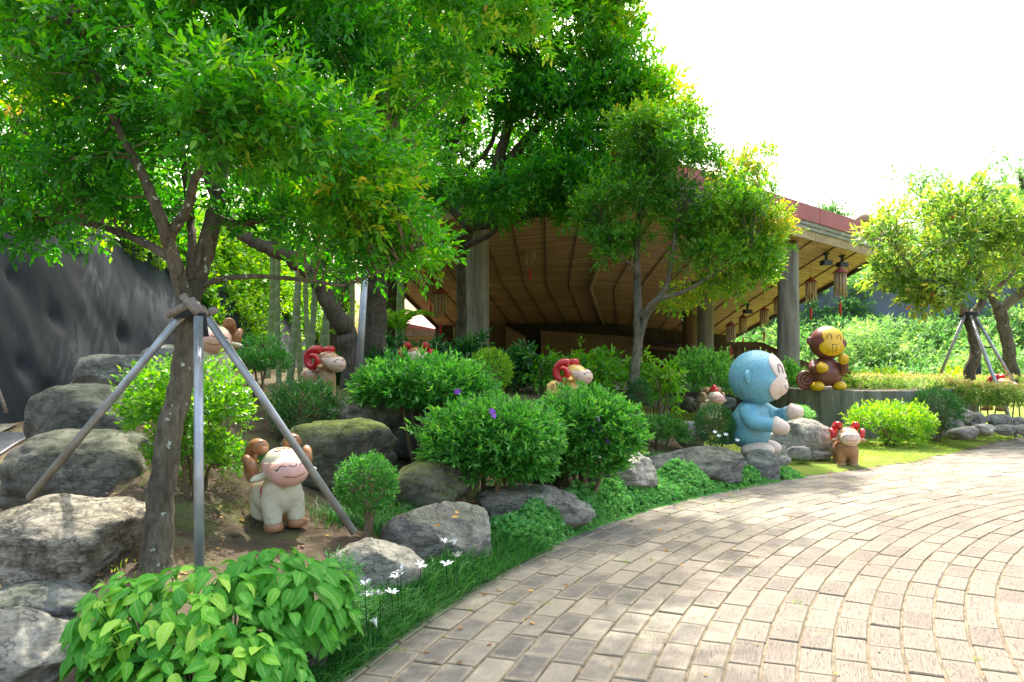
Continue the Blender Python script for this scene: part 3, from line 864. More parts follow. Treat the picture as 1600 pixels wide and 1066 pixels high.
for c_ in ((1313, 418, 22.0, 1.35, 'large bamboo wind chime nearest the roof corner, in front of the spotlight'),
           (1267, 434, 23.5, 1.25, 'bamboo wind chime right of the thick grey column'),
           (1216, 462, 25.5, 1.1, 'bamboo wind chime half behind the thick grey column'),
           (1194, 480, 27.0, 1.15, 'bamboo wind chime left of the thick grey column'),
           (1161, 492, 29.0, 1.15, 'bamboo wind chime third left of the thick grey column'),
           (1142, 503, 25.0, 1.15, 'longest-tubed bamboo wind chime above the blue monkey'),
           (932, 351, 21.5, 1.0, 'pale bamboo wind chime among leaves in the centre of the ceiling'),
           (828, 372, 22.0, 1.2, 'wind chime with bright red tassel right of the left column'),
           (688, 450, 23.5, 1.5, 'big wind chime under the left edge of the bamboo ceiling'),
           (673, 436, 26.0, 1.2, 'dark wind chime behind the big one under the left ceiling edge'),
           (714, 503, 26.0, 1.0, 'low wind chime just left of the left column')):
    chime(*c_)
# spotlights
for (px, py, Y, lab) in ((1291, 411, 21.8, 'black ceiling spotlight left of the corner wind chime'), (1316, 414, 22.6, 'black ceiling spotlight behind the corner wind chime'), (1168, 487, 27.5, 'small black ceiling spotlight above the far wind chimes')):
    o = empty('spotlight', W(px, py, Y), .3, lab, 'spotlight', 'ceiling spotlights')
    MB().add(*box((0, 0, 0), (.27, .2, .14))).build('housing', M['black'], o, False)
    MB().add(*tube([(0, 0, .06), (0, 0, .24)], .04, 8)).build('bracket', M['black'], o)
    MB().add(*tube([(0, 0, .22), (0, 0, .28)], .09, 10)).build('mount', M['black'], o)
# curved cement planter carrying the brown monkey
pl = empty('planter', (6.3, 15.2, 0), 0, 'curved stained cement planter wall under the brown monkey', 'planter')
so = Vector(pl.location)
wl = [W(1190, 600, 18.5), W(1218, 603, 17.2), W(1250, 606, 16.2), W(1300, 609, 15.6), W(1360, 611, 15.3), W(1430, 613, 15.3), W(1480, 613, 15.9), W(1530, 612, 16.9)]
wl = smoothpath([Vector((p.x, p.y, 0)) for p in wl], 3)
V = []; F = []
for i, p in enumerate(wl):
    tg = (wl[min(i + 1, len(wl) - 1)] - wl[max(i - 1, 0)]).normalized(); nn = Vector((-tg.y, tg.x, 0))
    z0 = -.1; z1 = .98
    for (o_, z) in ((0, z0), (0, z1 - .015), (.015, z1), (.2, z1), (.2, z0)):
        V.append(p + nn * o_ + Vector((0, 0, z)) - so)
for i in range(len(wl) - 1):
    for k in range(4): F.append((i * 5 + k, i * 5 + 5 + k, i * 5 + 6 + k, i * 5 + 1 + k))
F.append((0, 1, 2, 3, 4)); F.append(tuple((len(wl) - 1) * 5 + k for k in (4, 3, 2, 1, 0)))
MB().add(V, F).build('wall', M['cement'], pl, False)
V = [p + Vector((0, .12, .9)) - so for p in wl] + [Vector((p.x, p.y + 4.0, .9)) - so for p in wl]
n = len(wl)
MB().add(V, [(i, i + 1, n + i + 1, n + i) for i in range(n - 1)]).build('soil', M['soil'], pl, False)
# dark kerb behind the far lawn
kb = MB()
a, b = W(1000, 622, 19.2), W(1215, 624, 19.2)
kb.add(*box(Vector(((a.x + b.x) / 2, 19.06, .57)), (b.x - a.x + 1.5, .2, .54)))
tag(kb.build('low_kerb', M['dark_wood'], None, False), 'dark low plinth edging the far lawn under the bush', 'kerb')
# ================================================================== boulders
ICO = {k: ico(k) for k in (3, 4, 5)}
def rock_mesh(seed, sx, sy, sz, sub=4, p=2.6, cuts=8, rough=1.0):
    rg = np.random.RandomState(seed)
    V, F = ICO[sub]; V = V.copy()
    r = (np.abs(V) ** p).sum(1) ** (-1 / p)
    V = V * r[:, None]
    for k in range(cuts):
        n = rg.normal(size=3); n /= np.linalg.norm(n); d = rg.uniform(.66, .92)
        t_ = V @ n - d
        V -= np.where(t_ > 0, t_ * .94, 0)[:, None] * n
    o = rg.uniform(0, 50, 3)
    N = V / np.linalg.norm(V, axis=1, keepdims=True)
    disp = .11 * vnoise(V * 1.4 + o, seed) + .05 * vnoise(V * 3.1 + o, seed + 1) + .032 * vnoise(V * 6 + o, seed + 2) * rough + .018 * vnoise(V * 13 + o, seed + 3) * rough + .008 * vnoise(V * 27 + o, seed + 4) * rough
    rid = 1 - np.abs(vnoise(V * [1.6, 1.6, 3.2] + o, seed + 5)); disp -= .05 * np.clip(rid - .86, 0, 1) / .14 * rough
    V += N * disp[:, None]
    mn, mx = V.min(0), V.max(0)
    V = (V - (mn + mx) / 2) / (mx - mn)
    V *= np.array([sx, sy, sz])
    return fastmesh('boulder', V, F, smooth=True)
def rock(x0, x1, y0, y1, Y, mat, lab, seed, dep=.9, sub=4, p=2.6, cuts=8, yaw=None, bury=.12, name='boulder', grp=None, rough=1.0):
    c = W((x0 + x1) / 2, (y0 + y1) / 2, Y)
    sx = (x1 - x0) / FPX * Y; sz = (y1 - y0) / FPX * Y
    sz2 = sz * (1 + bury)
    me = rock_mesh(seed, sx, sx * dep, sz2, sub, p, cuts, rough)
    o = link(name, me, None, M[mat])
    o.location = (c.x, c.y + sx * dep * .25, c.z - sz * bury / 2)
    if yaw: o.rotation_euler.z = yaw
    return tag(o, lab, 'stone' if name == 'stone' else 'rock', grp)
g = 'boulders holding up the planted bank'
rock(-70, 206, 780, 932, 4.75, 'rock_vein', 'tan boulder with dark cracked crust at the left edge, left of the leaning trunk', 11, .8, 5, grp=g)
rock(-80, 158, 918, 1010, 4.35, 'rock', 'flat grey boulder under the cracked tan boulder', 12, .8, 5, grp=g)
rock(-110, 152, 968, 1120, 3.75, 'rock_pale', 'pale smooth boulder in the bottom left corner', 13, .7, 5, grp=g, cuts=5)
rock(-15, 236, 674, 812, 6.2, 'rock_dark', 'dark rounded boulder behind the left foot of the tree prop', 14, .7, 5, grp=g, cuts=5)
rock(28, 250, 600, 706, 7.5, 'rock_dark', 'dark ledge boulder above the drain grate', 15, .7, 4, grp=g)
rock(106, 262, 553, 630, 8.7, 'rock', 'light grey boulder topping the left stack, near the fabric wall', 16, .7, 5, p=3.4, grp=g)
rock(214, 330, 536, 590, 9.5, 'rock', 'small grey boulder behind the leaning trunk at the wall', 17, .8, 4, grp=g)
rock(478, 660, 843, 950, 5.25, 'rock_pale', 'pale flat-topped boulder behind the white lilies', 18, .7, 5, p=3.4, grp=g)
rock(590, 768, 790, 905, 6.05, 'rock', 'grey boulder sprinkled with yellow leaves beside the clipped ball shrub', 19, .75, 5, p=3.4, grp=g)
rock(742, 932, 760, 825, 7.3, 'rock_pale', 'long low slab rock behind the green ground cover', 20, .6, 5, p=3.2, grp=g)
rock(905, 1032, 712, 778, 8.6, 'rock_pale', 'round light grey boulder under the purple-flowered shrub', 21, .8, 5, cuts=6, grp=g)
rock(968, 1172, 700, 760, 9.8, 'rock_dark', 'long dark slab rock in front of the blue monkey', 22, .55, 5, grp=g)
rock(608, 748, 722, 796, 6.9, 'rock_moss', 'rounded mossy boulder behind the yellow-leaf boulder', 23, .7, 5, cuts=5, grp=g)
rock(412, 618, 655, 762, 7.1, 'rock_moss', 'big mossy boulder just behind the cream sheep', 24, .6, 5, p=3.2, grp=g)
rock(516, 645, 615, 672, 8.5, 'rock_pale', 'pale boulder between the dark dome bush and the flat-topped shrub', 25, .8, 4, grp=g)
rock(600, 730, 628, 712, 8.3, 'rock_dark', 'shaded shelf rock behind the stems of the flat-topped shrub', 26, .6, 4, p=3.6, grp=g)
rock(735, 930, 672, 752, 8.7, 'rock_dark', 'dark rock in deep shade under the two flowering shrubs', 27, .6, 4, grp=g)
rock(415, 506, 978, 1080, 3.95, 'rock', 'half-hidden boulder below the large-leaved plant', 28, .8, 4, cuts=4, grp=g)
g = 'rocks on the sunny lawn'
rock(1160, 1224, 704, 756, 10.35, 'rock', 'blocky stone carrying the feet of the blue monkey', 29, .9, 4, p=4, grp=g, bury=.3)
rock(1128, 1205, 709, 752, 11.1, 'rock_dark', 'flat rock under the seat of the blue monkey', 30, 1.1, 4, p=4, grp=g, bury=.5)
rock(1198, 1310, 655, 716, 12.3, 'rock_pale', 'big pale rock between the blue monkey and the small brown sheep', 31, .7, 5, grp=g)
rock(1058, 1104, 658, 698, 11.9, 'rock_pale', 'pale rock left of the dark clipped ball beside the blue monkey', 32, .8, 4, grp=g)
g = 'small stones on the sunny lawn'
rock(1228, 1267, 698, 718, 11.8, 'rock_pale', 'flat wedge stone in front of the big pale rock', 33, .7, 3, p=3.5, grp=g, name='stone')
rock(1264, 1303, 703, 720, 12.1, 'rock_pale', 'thin flat stone nearest the small brown sheep', 34, .7, 3, p=3.5, grp=g, name='stone')
rock(1200, 1232, 694, 716, 11.5, 'rock_pale', 'stubby stone beside the toes of the blue monkey', 35, .8, 3, grp=g, name='stone')
rock(1205, 1240, 712, 730, 10.9, 'rock_pale', 'small flat stone at the corner of the lawn', 36, .8, 3, grp=g, name='stone')
g = 'stones edging the hedge on the right'
for k, (a, b, c, d, Y, lab) in enumerate((
    (1484, 1522, 637, 664, 15.4, 'back-row edging stone next to the dark round bush'),
    (1510, 1548, 644, 668, 15.1, 'roundest edging stone, in the middle of the back row'),
    (1546, 1584, 647, 668, 15.2, 'edging stone right of the roundest one, below the hedge'),
    (1578, 1615, 652, 672, 15.2, 'edging stone at the right picture edge behind the prop foot'),
    (1478, 1512, 653, 674, 14.6, 'front edging stone beside the dark round bush'),
    (1484, 1530, 666, 686, 14.1, 'long flat edging stone lowest in the row'),
    (1524, 1560, 662, 680, 14.3, 'flat pale edging stone in front of the roundest one'),
    (1556, 1590, 664, 680, 14.5, 'small edging stone beside the prop pole foot'),
    (1590, 1625, 662, 682, 14.6, 'pale edging stone at the right picture edge by the grass'))):
    rock(a, b, c, d, Y, ('rock_pale', 'rock')[k % 2], lab, 60 + k, .8, 4, p=2.8, grp=g, name='stone')
g = 'stones lining the far lawn'
for k, (a, b, lab) in enumerate(((1018, 1042, 'leftmost stone of the row lining the far lawn'), (1038, 1064, 'squared stone, second in the row lining the far lawn'), (1064, 1092, 'round stone left of the small cream sheep in the far lawn row'), (1088, 1106, 'small stone just behind the small cream sheep'), (1124, 1152, 'far lawn stone between cream sheep and blue monkey'))):
    rock(a, b, 620, 638, 18.0, 'rock_pale' if k % 2 else 'rock', lab, 80 + k, .8, 3, p=3.0, grp=g, name='stone')

# ================================================================== statues
def fuse(name, balls, voxel, smooth=6, caps=()):
    """ellipsoids (c, r) and capsules (p, q, r0, r1) fused to one skin"""
    bm = bmesh.new()
    for c, r in balls:
        m = Matrix.Translation(c) @ Matrix.Diagonal((*r, 1))
        bmesh.ops.create_icosphere(bm, subdivisions=4, radius=1, matrix=m)
    for p, q_, r0, r1 in caps:
        V, F = tube([Vector(p).lerp(Vector(q_), k / 6) for k in range(7)], [r0 + (r1 - r0) * k / 6 for k in range(7)], 18)
        vs = [bm.verts.new(v) for v in V]
        for f_ in F: bm.faces.new([vs[i] for i in f_])
    me = bpy.data.meshes.new('tmp'); bm.to_mesh(me); bm.free()
    o = bpy.data.objects.new('tmp', me); COL.objects.link(o)
    m = o.modifiers.new('r', 'REMESH'); m.mode = 'VOXEL'; m.voxel_size = voxel
    if smooth:
        m = o.modifiers.new('s', 'SMOOTH'); m.factor = .5; m.iterations = smooth
    dg = bpy.context.evaluated_depsgraph_get(); dg.update()
    r = bpy.data.meshes.new_from_object(o.evaluated_get(dg)); r.name = name
    bpy.data.objects.remove(o); bpy.data.meshes.remove(me)
    r.polygons.foreach_set('use_smooth', [True] * len(r.polygons))
    return r
def bvh_of(me):
    return BVHTree.FromPolygons([v.co.copy() for v in me.vertices], [tuple(p.vertices) for p in me.polygons])
def cast(bvh, p, d):
    r = bvh.ray_cast(Vector(p), Vector(d))
    return r[0], r[1]
def stroke(mb, bvhs, pts, o, ax, ay, d, rad=.004, taper=False, n=5):
    """draw a line on a surface: pts in plane coordinates, cast along d"""
    o = Vector(o); ax = Vector(ax); ay = Vector(ay); d = Vector(d)
    P = []
    seq = [(q_.x, q_.y) for q_ in smoothpath([(a, b, 0) for a, b in pts], 5)] if len(pts) > 2 else [(pts[0][0] + (pts[-1][0] - pts[0][0]) * k / 5, pts[0][1] + (pts[-1][1] - pts[0][1]) * k / 5) for k in range(6)]
    for (u, v) in seq:
        hits = []
        for b in bvhs:
            h, nrm = cast(b, o + ax * u + ay * v, d)
            if h is not None: hits.append(((h - o).dot(d), h, nrm))
        if hits:
            hits.sort(key=lambda x: x[0]); P.append(hits[0][1] + hits[0][2] * rad * .25)
    if len(P) > 1:
        mb.add(*tube(P, ([rad] * (len(P) - 1) + [rad * .4]) if taper else rad, n))
def patch_from(me, test, off, name, rim=.01):
    """raise the part of a skin where test(co) holds into a thin plate"""
    V = np.array([v.co[:] for v in me.vertices]); N = np.array([v.normal[:] for v in me.vertices])
    ok = test(V)
    F = [tuple(p.vertices) for p in me.polygons if all(ok[i] for i in p.vertices)]
    ids = sorted({i for f_ in F for i in f_}); mp = {i: k for k, i in enumerate(ids)}; n = len(ids)
    out = [Vector(V[i] + N[i] * off) for i in ids] + [Vector(V[i] - N[i] * rim) for i in ids]
    faces = [tuple(mp[i] for i in f_) for f_ in F]
    from collections import Counter
    ec = Counter()
    for f_ in faces:
        for a, b in zip(f_, f_[1:] + f_[:1]): ec[frozenset((a, b))] += 1
    side = []
    for f_ in faces:
        for a, b in zip(f_, f_[1:] + f_[:1]):
            if ec[frozenset((a, b))] == 1: side.append((b, a, a + n, b + n))
    # even out the ragged outline
    nb = {}
    for f_ in side:
        a, b = f_[1], f_[0]; nb.setdefault(a, []).append(b); nb.setdefault(b, []).append(a)
    for _ in range(6):
        new = {i: out[i] * .4 + sum((out[j] for j in v), Vector()) * (.6 / len(v)) for i, v in nb.items()}
        for i, v in new.items(): out[i] = v
    for i in nb: out[i + n] = out[i] - Vector(N[ids[i]]) * (off + rim)
    return mesh(name, out, faces + side)

R = math.radians
# ---- sheep template, facing -Y, about 0.67 m tall
SH = {}
SH['body'] = fuse('sheep_body', [((0, .04, .285), (.19, .235, .18)), ((0, -.11, .31), (.172, .135, .18)), ((0, .2, .29), (.155, .1, .15)), ((0, -.13, .42), (.12, .11, .08)), ((0, .285, .36), (.035, .045, .035))], .013, 10,
                  [((sx * .1, yy, .055), (sx * .095, yy * .9, .28), .072, .092) for sx in (-1, 1) for yy in (-.13, .16)])
SH['head'] = fuse('sheep_head', [((0, -.17, .525), (.165, .165, .15)), ((0, -.30, .475), (.155, .115, .118)), ((0, -.14, .57), (.13, .13, .105))], .012, 8)
hb = bvh_of(SH['head']); bb = bvh_of(SH['body'])
def facetest(V):
    x, y, z = V[:, 0], V[:, 1], V[:, 2]
    brow = .578 - .018 * np.abs(np.sin(x * 20))
    return (z < brow) & (y < -.215 + .06 * (z - .48) / .1) & (z > .36)
SH['face'] = patch_from(SH['head'], facetest, .005, 'sheep_face')
fb = bvh_of(SH['face'])
def mk(name, fn):
    mb = MB(); fn(mb); SH[name] = mesh('sheep_' + name, mb.V, mb.F)
DF = Vector((0, 1, 0))
def eye(s):
    def f_(mb):
        for pts in ([(.055, .0), (.075, .012), (.095, .008), (.118, -.012)], [(.118, -.012), (.132, -.008)], [(.11, -.006), (.126, -.022)]):
            stroke(mb, [fb, hb], [(s * a, b) for a, b in pts], (0, -1, .515), (1, 0, 0), (0, 0, 1), (-s * .0, 1, 0), .0042)
    return f_
mk('eye_a', eye(-1)); mk('eye_b', eye(1))
mk('nose', lambda mb: stroke(mb, [fb, hb], [(-.032, .012), (-.018, 0), (0, -.006), (.018, 0), (.032, .012)], (0, -1, .515), (1, 0, 0), (0, 0, 1), DF, .004))
mk('mouth', lambda mb: stroke(mb, [fb, hb], [(-.085, .012), (-.06, .002), (0, -.008), (.06, .002), (.085, .012)], (0, -1, .437), (1, 0, 0), (0, 0, 1), DF, .0055))
def swirl(mb):
    for cx, r_ in ((-.032, .03), (.032, .03)):
        stroke(mb, [hb], [(cx + r_ * math.cos(a) * 1.0, r_ * .8 * math.sin(a)) for a in np.linspace(0, 6.28, 12)], (0, -.6, 1.02), (1, 0, 0), (0, .75, .66), (0, .5, -.5), .0045)
    stroke(mb, [hb], [(-.06, -.02), (0, .005), (.06, -.02)], (0, -.6, 1.02), (1, 0, 0), (0, .75, .66), (0, .5, -.5), .0045)
mk('brow_mark', swirl)
def glyph(s, yc):
    def f_(mb):
        o = (s * 1.0, yc, .33); ax = (0, s, 0) if s > 0 else (0, -1, 0); ay = (0, 0, 1); d = (-s, 0, 0)
        ax = Vector((0, 1, 0)) * s
        for k in (-.017, .017):
            for pts in ([(k - .01, .05), (k - .005, .04)], [(k + .01, .05), (k + .005, .04)], [(k - .015, .033), (k + .015, .033)], [(k - .013, .016), (k + .013, .016)], [(k - .016, -.004), (k + .016, -.004)], [(k, .036), (k, -.045)]):
                stroke(mb, [bb], pts, o, ax, ay, d, .0034, n=4)
    return f_
mk('glyph_a', glyph(-1, -.09)); mk('glyph_b', glyph(1, -.09)); mk('glyph_c', glyph(-1, .15)); mk('glyph_d', glyph(1, .15))
def horn(s):
    P = []; R = []
    for k in range(44):
        t_ = k / 43; th = math.radians(55 + 410 * t_); ro = .142 * (1 - .68 * t_ ** 1.3)
        P.append((s * (.135 + .13 * t_), -.075 - math.cos(th) * ro, .575 + math.sin(th) * ro)); R.append(.062 * (1 - .5 * t_) * (1 if t_ < .9 else (1 - (t_ - .9) * 5)))
    mb = MB().add(*tube(P, R, 14)); return mesh('sheep_horn', mb.V, mb.F)
SH['horn_a'] = horn(-1); SH['horn_b'] = horn(1)
def ear(s):
    V, F = tube(smoothpath([(s * .1, -.14, .49), (s * .2, -.17, .465), (s * .27, -.2, .445)], 4), [.03, .045, .04, .012], 10)
    c = Vector((0, 0, .465))
    return mesh('sheep_ear', [Vector((v[0], v[1], .465 + (v[2] - .465) * .75)) for v in V], F)
SH['ear_a'] = ear(-1); SH['ear_b'] = ear(1)
HM = Matrix.Translation((0, -.15, .47)) @ Matrix.Rotation(R(-9), 4, 'X') @ Matrix.Scale(1.04, 4) @ Matrix.Translation((0, .15, -.47))
for k_ in ('head', 'face', 'eye_a', 'eye_b', 'nose', 'mouth', 'brow_mark', 'horn_a', 'horn_b', 'ear_a', 'ear_b'): SH[k_].transform(HM)
V, F = lathe([(.06, 0), (.079, .006), (.083, .03), (.079, .062), (.07, .07)], 20)
SH['hoof'] = mesh('sheep_hoof', V, F)
def sheep(loc, rz, sc, body, hornm, facem, hoofm, earm, glyphm, lab, tilt=0, skirt=None, hidden=False):
    o = empty('sheep_statue', loc, rz, lab, 'statue', 'ceramic sheep statues', sc)
    o.rotation_euler.y = tilt
    link('body', SH['body'], o, M[body]); hd = link('head', SH['head'], o, M[skirt or body])
    fc_ = link('face', SH['face'], hd, M[facem])
    for k in ('eye_a', 'eye_b'): link('eye', SH[k], hd, M['line_dark'])
    link('nose_line', SH['nose'], hd, M['line_dark']); link('mouth', SH['mouth'], hd, M['line_brown'])
    link('brow_mark', SH['brow_mark'], hd, M['line_brown' if glyphm == 'line_red' else 'line_red'])
    for k in ('horn_a', 'horn_b'): link('horn', SH[k], o, M[hornm])
    for k in ('ear_a', 'ear_b'): link('ear', SH[k], o, M[earm])
    for k in 'abcd': link('red_character', SH['glyph_' + k], o, M[glyphm if glyphm == 'line_red' else 'line_brown'])
    for sx in (-1, 1):
        for yy in (-.13, .16):
            h = link('hoof', SH['hoof'], o, M[hoofm]); h.location = (sx * .1, yy, 0)
    return o
def gl(px, Y, dz=0.0):
    x = (px - 800) / FPX * Y
    return (x, Y, hg(x, Y) + dz)
R = math.radians
p = W(437, 822, 6.05)
sheep((p.x, p.y, p.z), R(38), .9, 'cream', 'copper', 'pink', 'brown', 'cream', 'line_red', 'cream sheep with copper curled horns beside the prop pole in front', R(-5))
p = W(336, 606, 7.9)
sheep(p, R(20), .9, 'cream', 'copper', 'pink', 'brown', 'cream', 'line_red', 'cream sheep half hidden behind the leaning trunk and poles')
p = W(499, 622, 9.6)
sheep(p, R(66), .82, 'tan', 'red', 'flesh', 'brown', 'tan', 'x', 'tan sheep with red curled horns in profile among the palm stems')
p = W(650, 607, 11.2)
sheep(p, R(6), .85, 'brown', 'red', 'flesh', 'brown', 'brown', 'x', 'red-horned sheep peeping over the flat-topped shrub')
p = W(884, 640, 10.6)
sheep(p, R(60), .88, 'yellow', 'red', 'flesh', 'brown', 'yellow', 'x', 'yellow sheep with dark red horns rising over the purple-flowered shrubs')
p = W(1111, 657, 15.4)
o = sheep(p, R(18), .84, 'cream', 'tan', 'pink', 'brown', 'cream', 'line_red', 'small cream sheep with a red cap on the far lawn')
V, F = lathe([(.11, 0), (.1, .02), (.06, .1), (.015, .15)], 16)
c_ = MB().add(V, F).build('cap', M['red'], o); c_.location = (0, -.13, .68)
p = W(1321, 728, 11.95)
sheep(p, R(-8), .87, 'brown', 'red', 'flesh', 'brown', 'tan', 'x', 'small brown sheep with red horns facing us on the lawn', skirt='tan')
p = W(1556, 642, 16.8)
sheep((p.x, p.y, p.z), R(40), 1.0, 'yellow', 'red', 'flesh', 'brown', 'flesh', 'x', 'yellow sheep with red horns behind the hedge under the right tree')

# ---- monkeys, facing -Y
def monkey(loc, rz, sc, fur, skin, linec, arms, lab, tail=False, mouth='smile', roll=0.0, headroll=0.0, yawhead=0.0, bw=1.0, fs=.18):
    """arms: list of (shoulder, elbow, hand) per side"""
    o = empty('monkey_statue', loc, rz, lab, 'statue', 'glazed monkey statues', sc)
    body = fuse('monkey_body', [((0, .05, .42), (.285 * bw, .285, .30)), ((0, .03, .58), (.235 * bw, .225, .2)), ((0, .06, .3), (.29 * bw, .28, .2))], .02, 8)
    link('body', body, o, M[fur])
    head = fuse('monkey_head', [((0, 0, 0), (.375, .37, .37)), ((0, -.02, -.06), (.375, .37, .315))], .02, 6)
    he = link('head', head, o, M[fur]); he.location = (0, -.03, 1.09); he.rotation_euler = (0, headroll, yawhead)
    skin_ = fuse('monkey_skin', [((0, 0, 0), (.385, .38, .38)), ((0, -.02, -.06), (.385, .382, .325)), ((0, -.275, -.12), (.185, .15, .14))], .014, 7)
    face = patch_from(skin_, lambda V: (V[:, 1] < -.05) & (((V[:, 0] / .245) ** 2 + ((V[:, 2] - .12) / .2) ** 2 < 1) | ((V[:, 0] / .285) ** 2 + ((V[:, 2] + .125) / .18) ** 2 < 1)), .006, 'monkey_face', .05)
    link('face', face, he, M[skin])
    b = bvh_of(face)
    for s in (-1, 1):
        mb = MB(); c = s * .105
        stroke(mb, [b], [(c - .048, -.055), (c - .045, .01), (c - .025, .052), (c, .062), (c + .025, .052), (c + .045, .01), (c + .048, -.055)], (0, -1, .11), (1, 0, 0), (0, 0, 1), (0, 1, 0), .0075)
        mb.build('eye', M[linec], he)
        V, F = tube(smoothpath([(s * .3, .02, -.02), (s * .39, -.0, 0), (s * .45, -.02, .0)], 4), [.1, .1, .09, .03], 14)
        cc = Vector((s * .38, 0, 0))
        mb = MB().add([Vector((v[0], v[1] * .45, v[2])) for v in V], F)
        mb.build('ear', M[fur], he)
    mb = MB()
    V, F = ico(2); hp, hn = cast(b, (0, -1, -.01), (0, 1, 0))
    mb.add([tuple(Vector(v) * .016 + hp) for v in V], [tuple(f_) for f_ in F]).build('nose', M[linec if mouth == 'smile' else skin], he)
    mb = MB()
    if mouth == 'open':
        stroke(mb, [b], [(-.06, 0), (.06, 0)], (0, -1, -.055), (1, 0, 0), (0, 0, 1), (0, 1, 0), .006)
        stroke(mb, [b], [(-.05, 0), (-.045, -.09), (-.03, -.13), (0, -.145), (.03, -.13), (.045, -.09), (.05, 0)], (0, -1, -.055), (1, 0, 0), (0, 0, 1), (0, 1, 0), .006)
    else:
        stroke(mb, [b], [(-.1, .02), (-.05, -.015), (0, -.025), (.05, -.015), (.1, .02)], (0, -1, -.13), (1, 0, 0), (0, 0, 1), (0, 1, 0), .005)
    mb.build('mouth', M[linec], he)
    for (sh_, el, ha, hr) in arms:
        P = smoothpath([sh_, el, ha], 6)
        mb = MB().add(*tube(P, [.12, .13, .12, .1, .095], 18))
        mb.build('arm', M[fur], o)
        d = (Vector(ha) - Vector(el)).normalized(); h = Vector(ha) + d * .06
        side = d.cross(Vector((0, 0, 1))); side = side.normalized() if side.length > .1 else Vector((1, 0, 0))
        hm = fuse('monkey_hand', [(h, (hr, hr, hr * 1.02)), (h + d * .05 - Vector((0, 0, .01)), (hr * .95, hr * .95, hr * .9)), (h + Vector((0, 0, hr * .75)) - d * .02, (hr * .42, hr * .42, hr * .45))], .013, 5)
        link('hand', hm, o, M[skin])
    for s in (-1, 1):
        fm = fuse('monkey_foot', [((s * fs, -.13, .11), (.135, .2, .11)), ((s * fs, -.02, .1), (.12, .15, .1))], .015, 5)
        link('foot', fm, o, M[skin])
    if tail:
        P = []; Rr = []
        for k in range(60):
            t_ = k / 59; th = math.radians(-110 - 800 * t_); ro = .19 * (1 - .985 * t_)
            P.append((-.44 + ro * math.cos(th) * 1.0, .06, .26 + ro * math.sin(th))); Rr.append(.055 * (1 - .35 * t_))
        P = [(-.1, .18, .1), (-.28, .12, .065)] + P; Rr = [.06, .056] + Rr
        MB().add(*tube(P, Rr, 14)).build('tail', M[fur], o)
    else:
        MB().add(*tube(smoothpath([(0, .3, .2), (.05, .42, .18), (.1, .44, .3)], 5), [.05, .045, .03], 12)).build('tail', M[fur], o)
    return o
p = W(1178, 713, 10.95)
monkey(p, R(57), 1.0, 'm_blue', 'm_pale', 'line_dark',
       [((.24, .02, .66), (.3, -.2, .54), (.22, -.42, .6), .105), ((-.23, .02, .66), (-.33, -.1, .5), (-.3, -.34, .46), .11)],
       'seated blue monkey with pale face in profile on the rock ledge', headroll=R(2))
p = W(1291, 611, 15.75)
monkey(p, R(2), .88, 'm_brown', 'm_yellow', 'line_dark',
       [((-.24, .0, .62), (-.33, -.14, .5), (-.27, -.27, .52), .115), ((.25, .03, .6), (.36, -.06, .48), (.3, -.2, .66), .115)],
       'seated brown monkey with yellow face and curled tail on the cement planter', tail=True, mouth='open', headroll=R(5), bw=1.14, fs=.25)
# ================================================================== foliage machinery
def unit(a): return a / np.maximum(np.linalg.norm(a, axis=-1, keepdims=True), 1e-9)
def leaf_arrays(P, A, N, L, Wd, tint, shape):
    """P base, A axis, N normal -> V,F,tint"""
    n = len(P)
    S = np.cross(A, N); S = unit(S); N = np.cross(S, A)
    L = L[:, None]; Wd = Wd[:, None]
    if shape == 'tri2':       # folded diamond
        V = np.stack([P, P + A * L * .45 + S * Wd * .5 + N * L * .06, P + A * L - N * L * .1, P + A * L * .45 - S * Wd * .5 + N * L * .06], 1)
        F = np.array([[0, 1, 2], [0, 2, 3]])
    else:                     # pointed oval folded on the midrib
        V = np.stack([P, P + A * L * .3 + S * Wd * .46 + N * L * .05, P + A * L * .68 + S * Wd * .36 + N * L * .02, P + A * L - N * L * .12,
                      P + A * L * .68 - S * Wd * .36 + N * L * .02, P + A * L * .3 - S * Wd * .46 + N * L * .05], 1)
        F = np.array([[0, 1, 2, 3], [0, 3, 4, 5]])
    k = V.shape[1]
    FF = (F[None] + (np.arange(n) * k)[:, None, None]).reshape(-1, F.shape[1])
    return V.reshape(-1, 3), FF, np.repeat(tint, k)

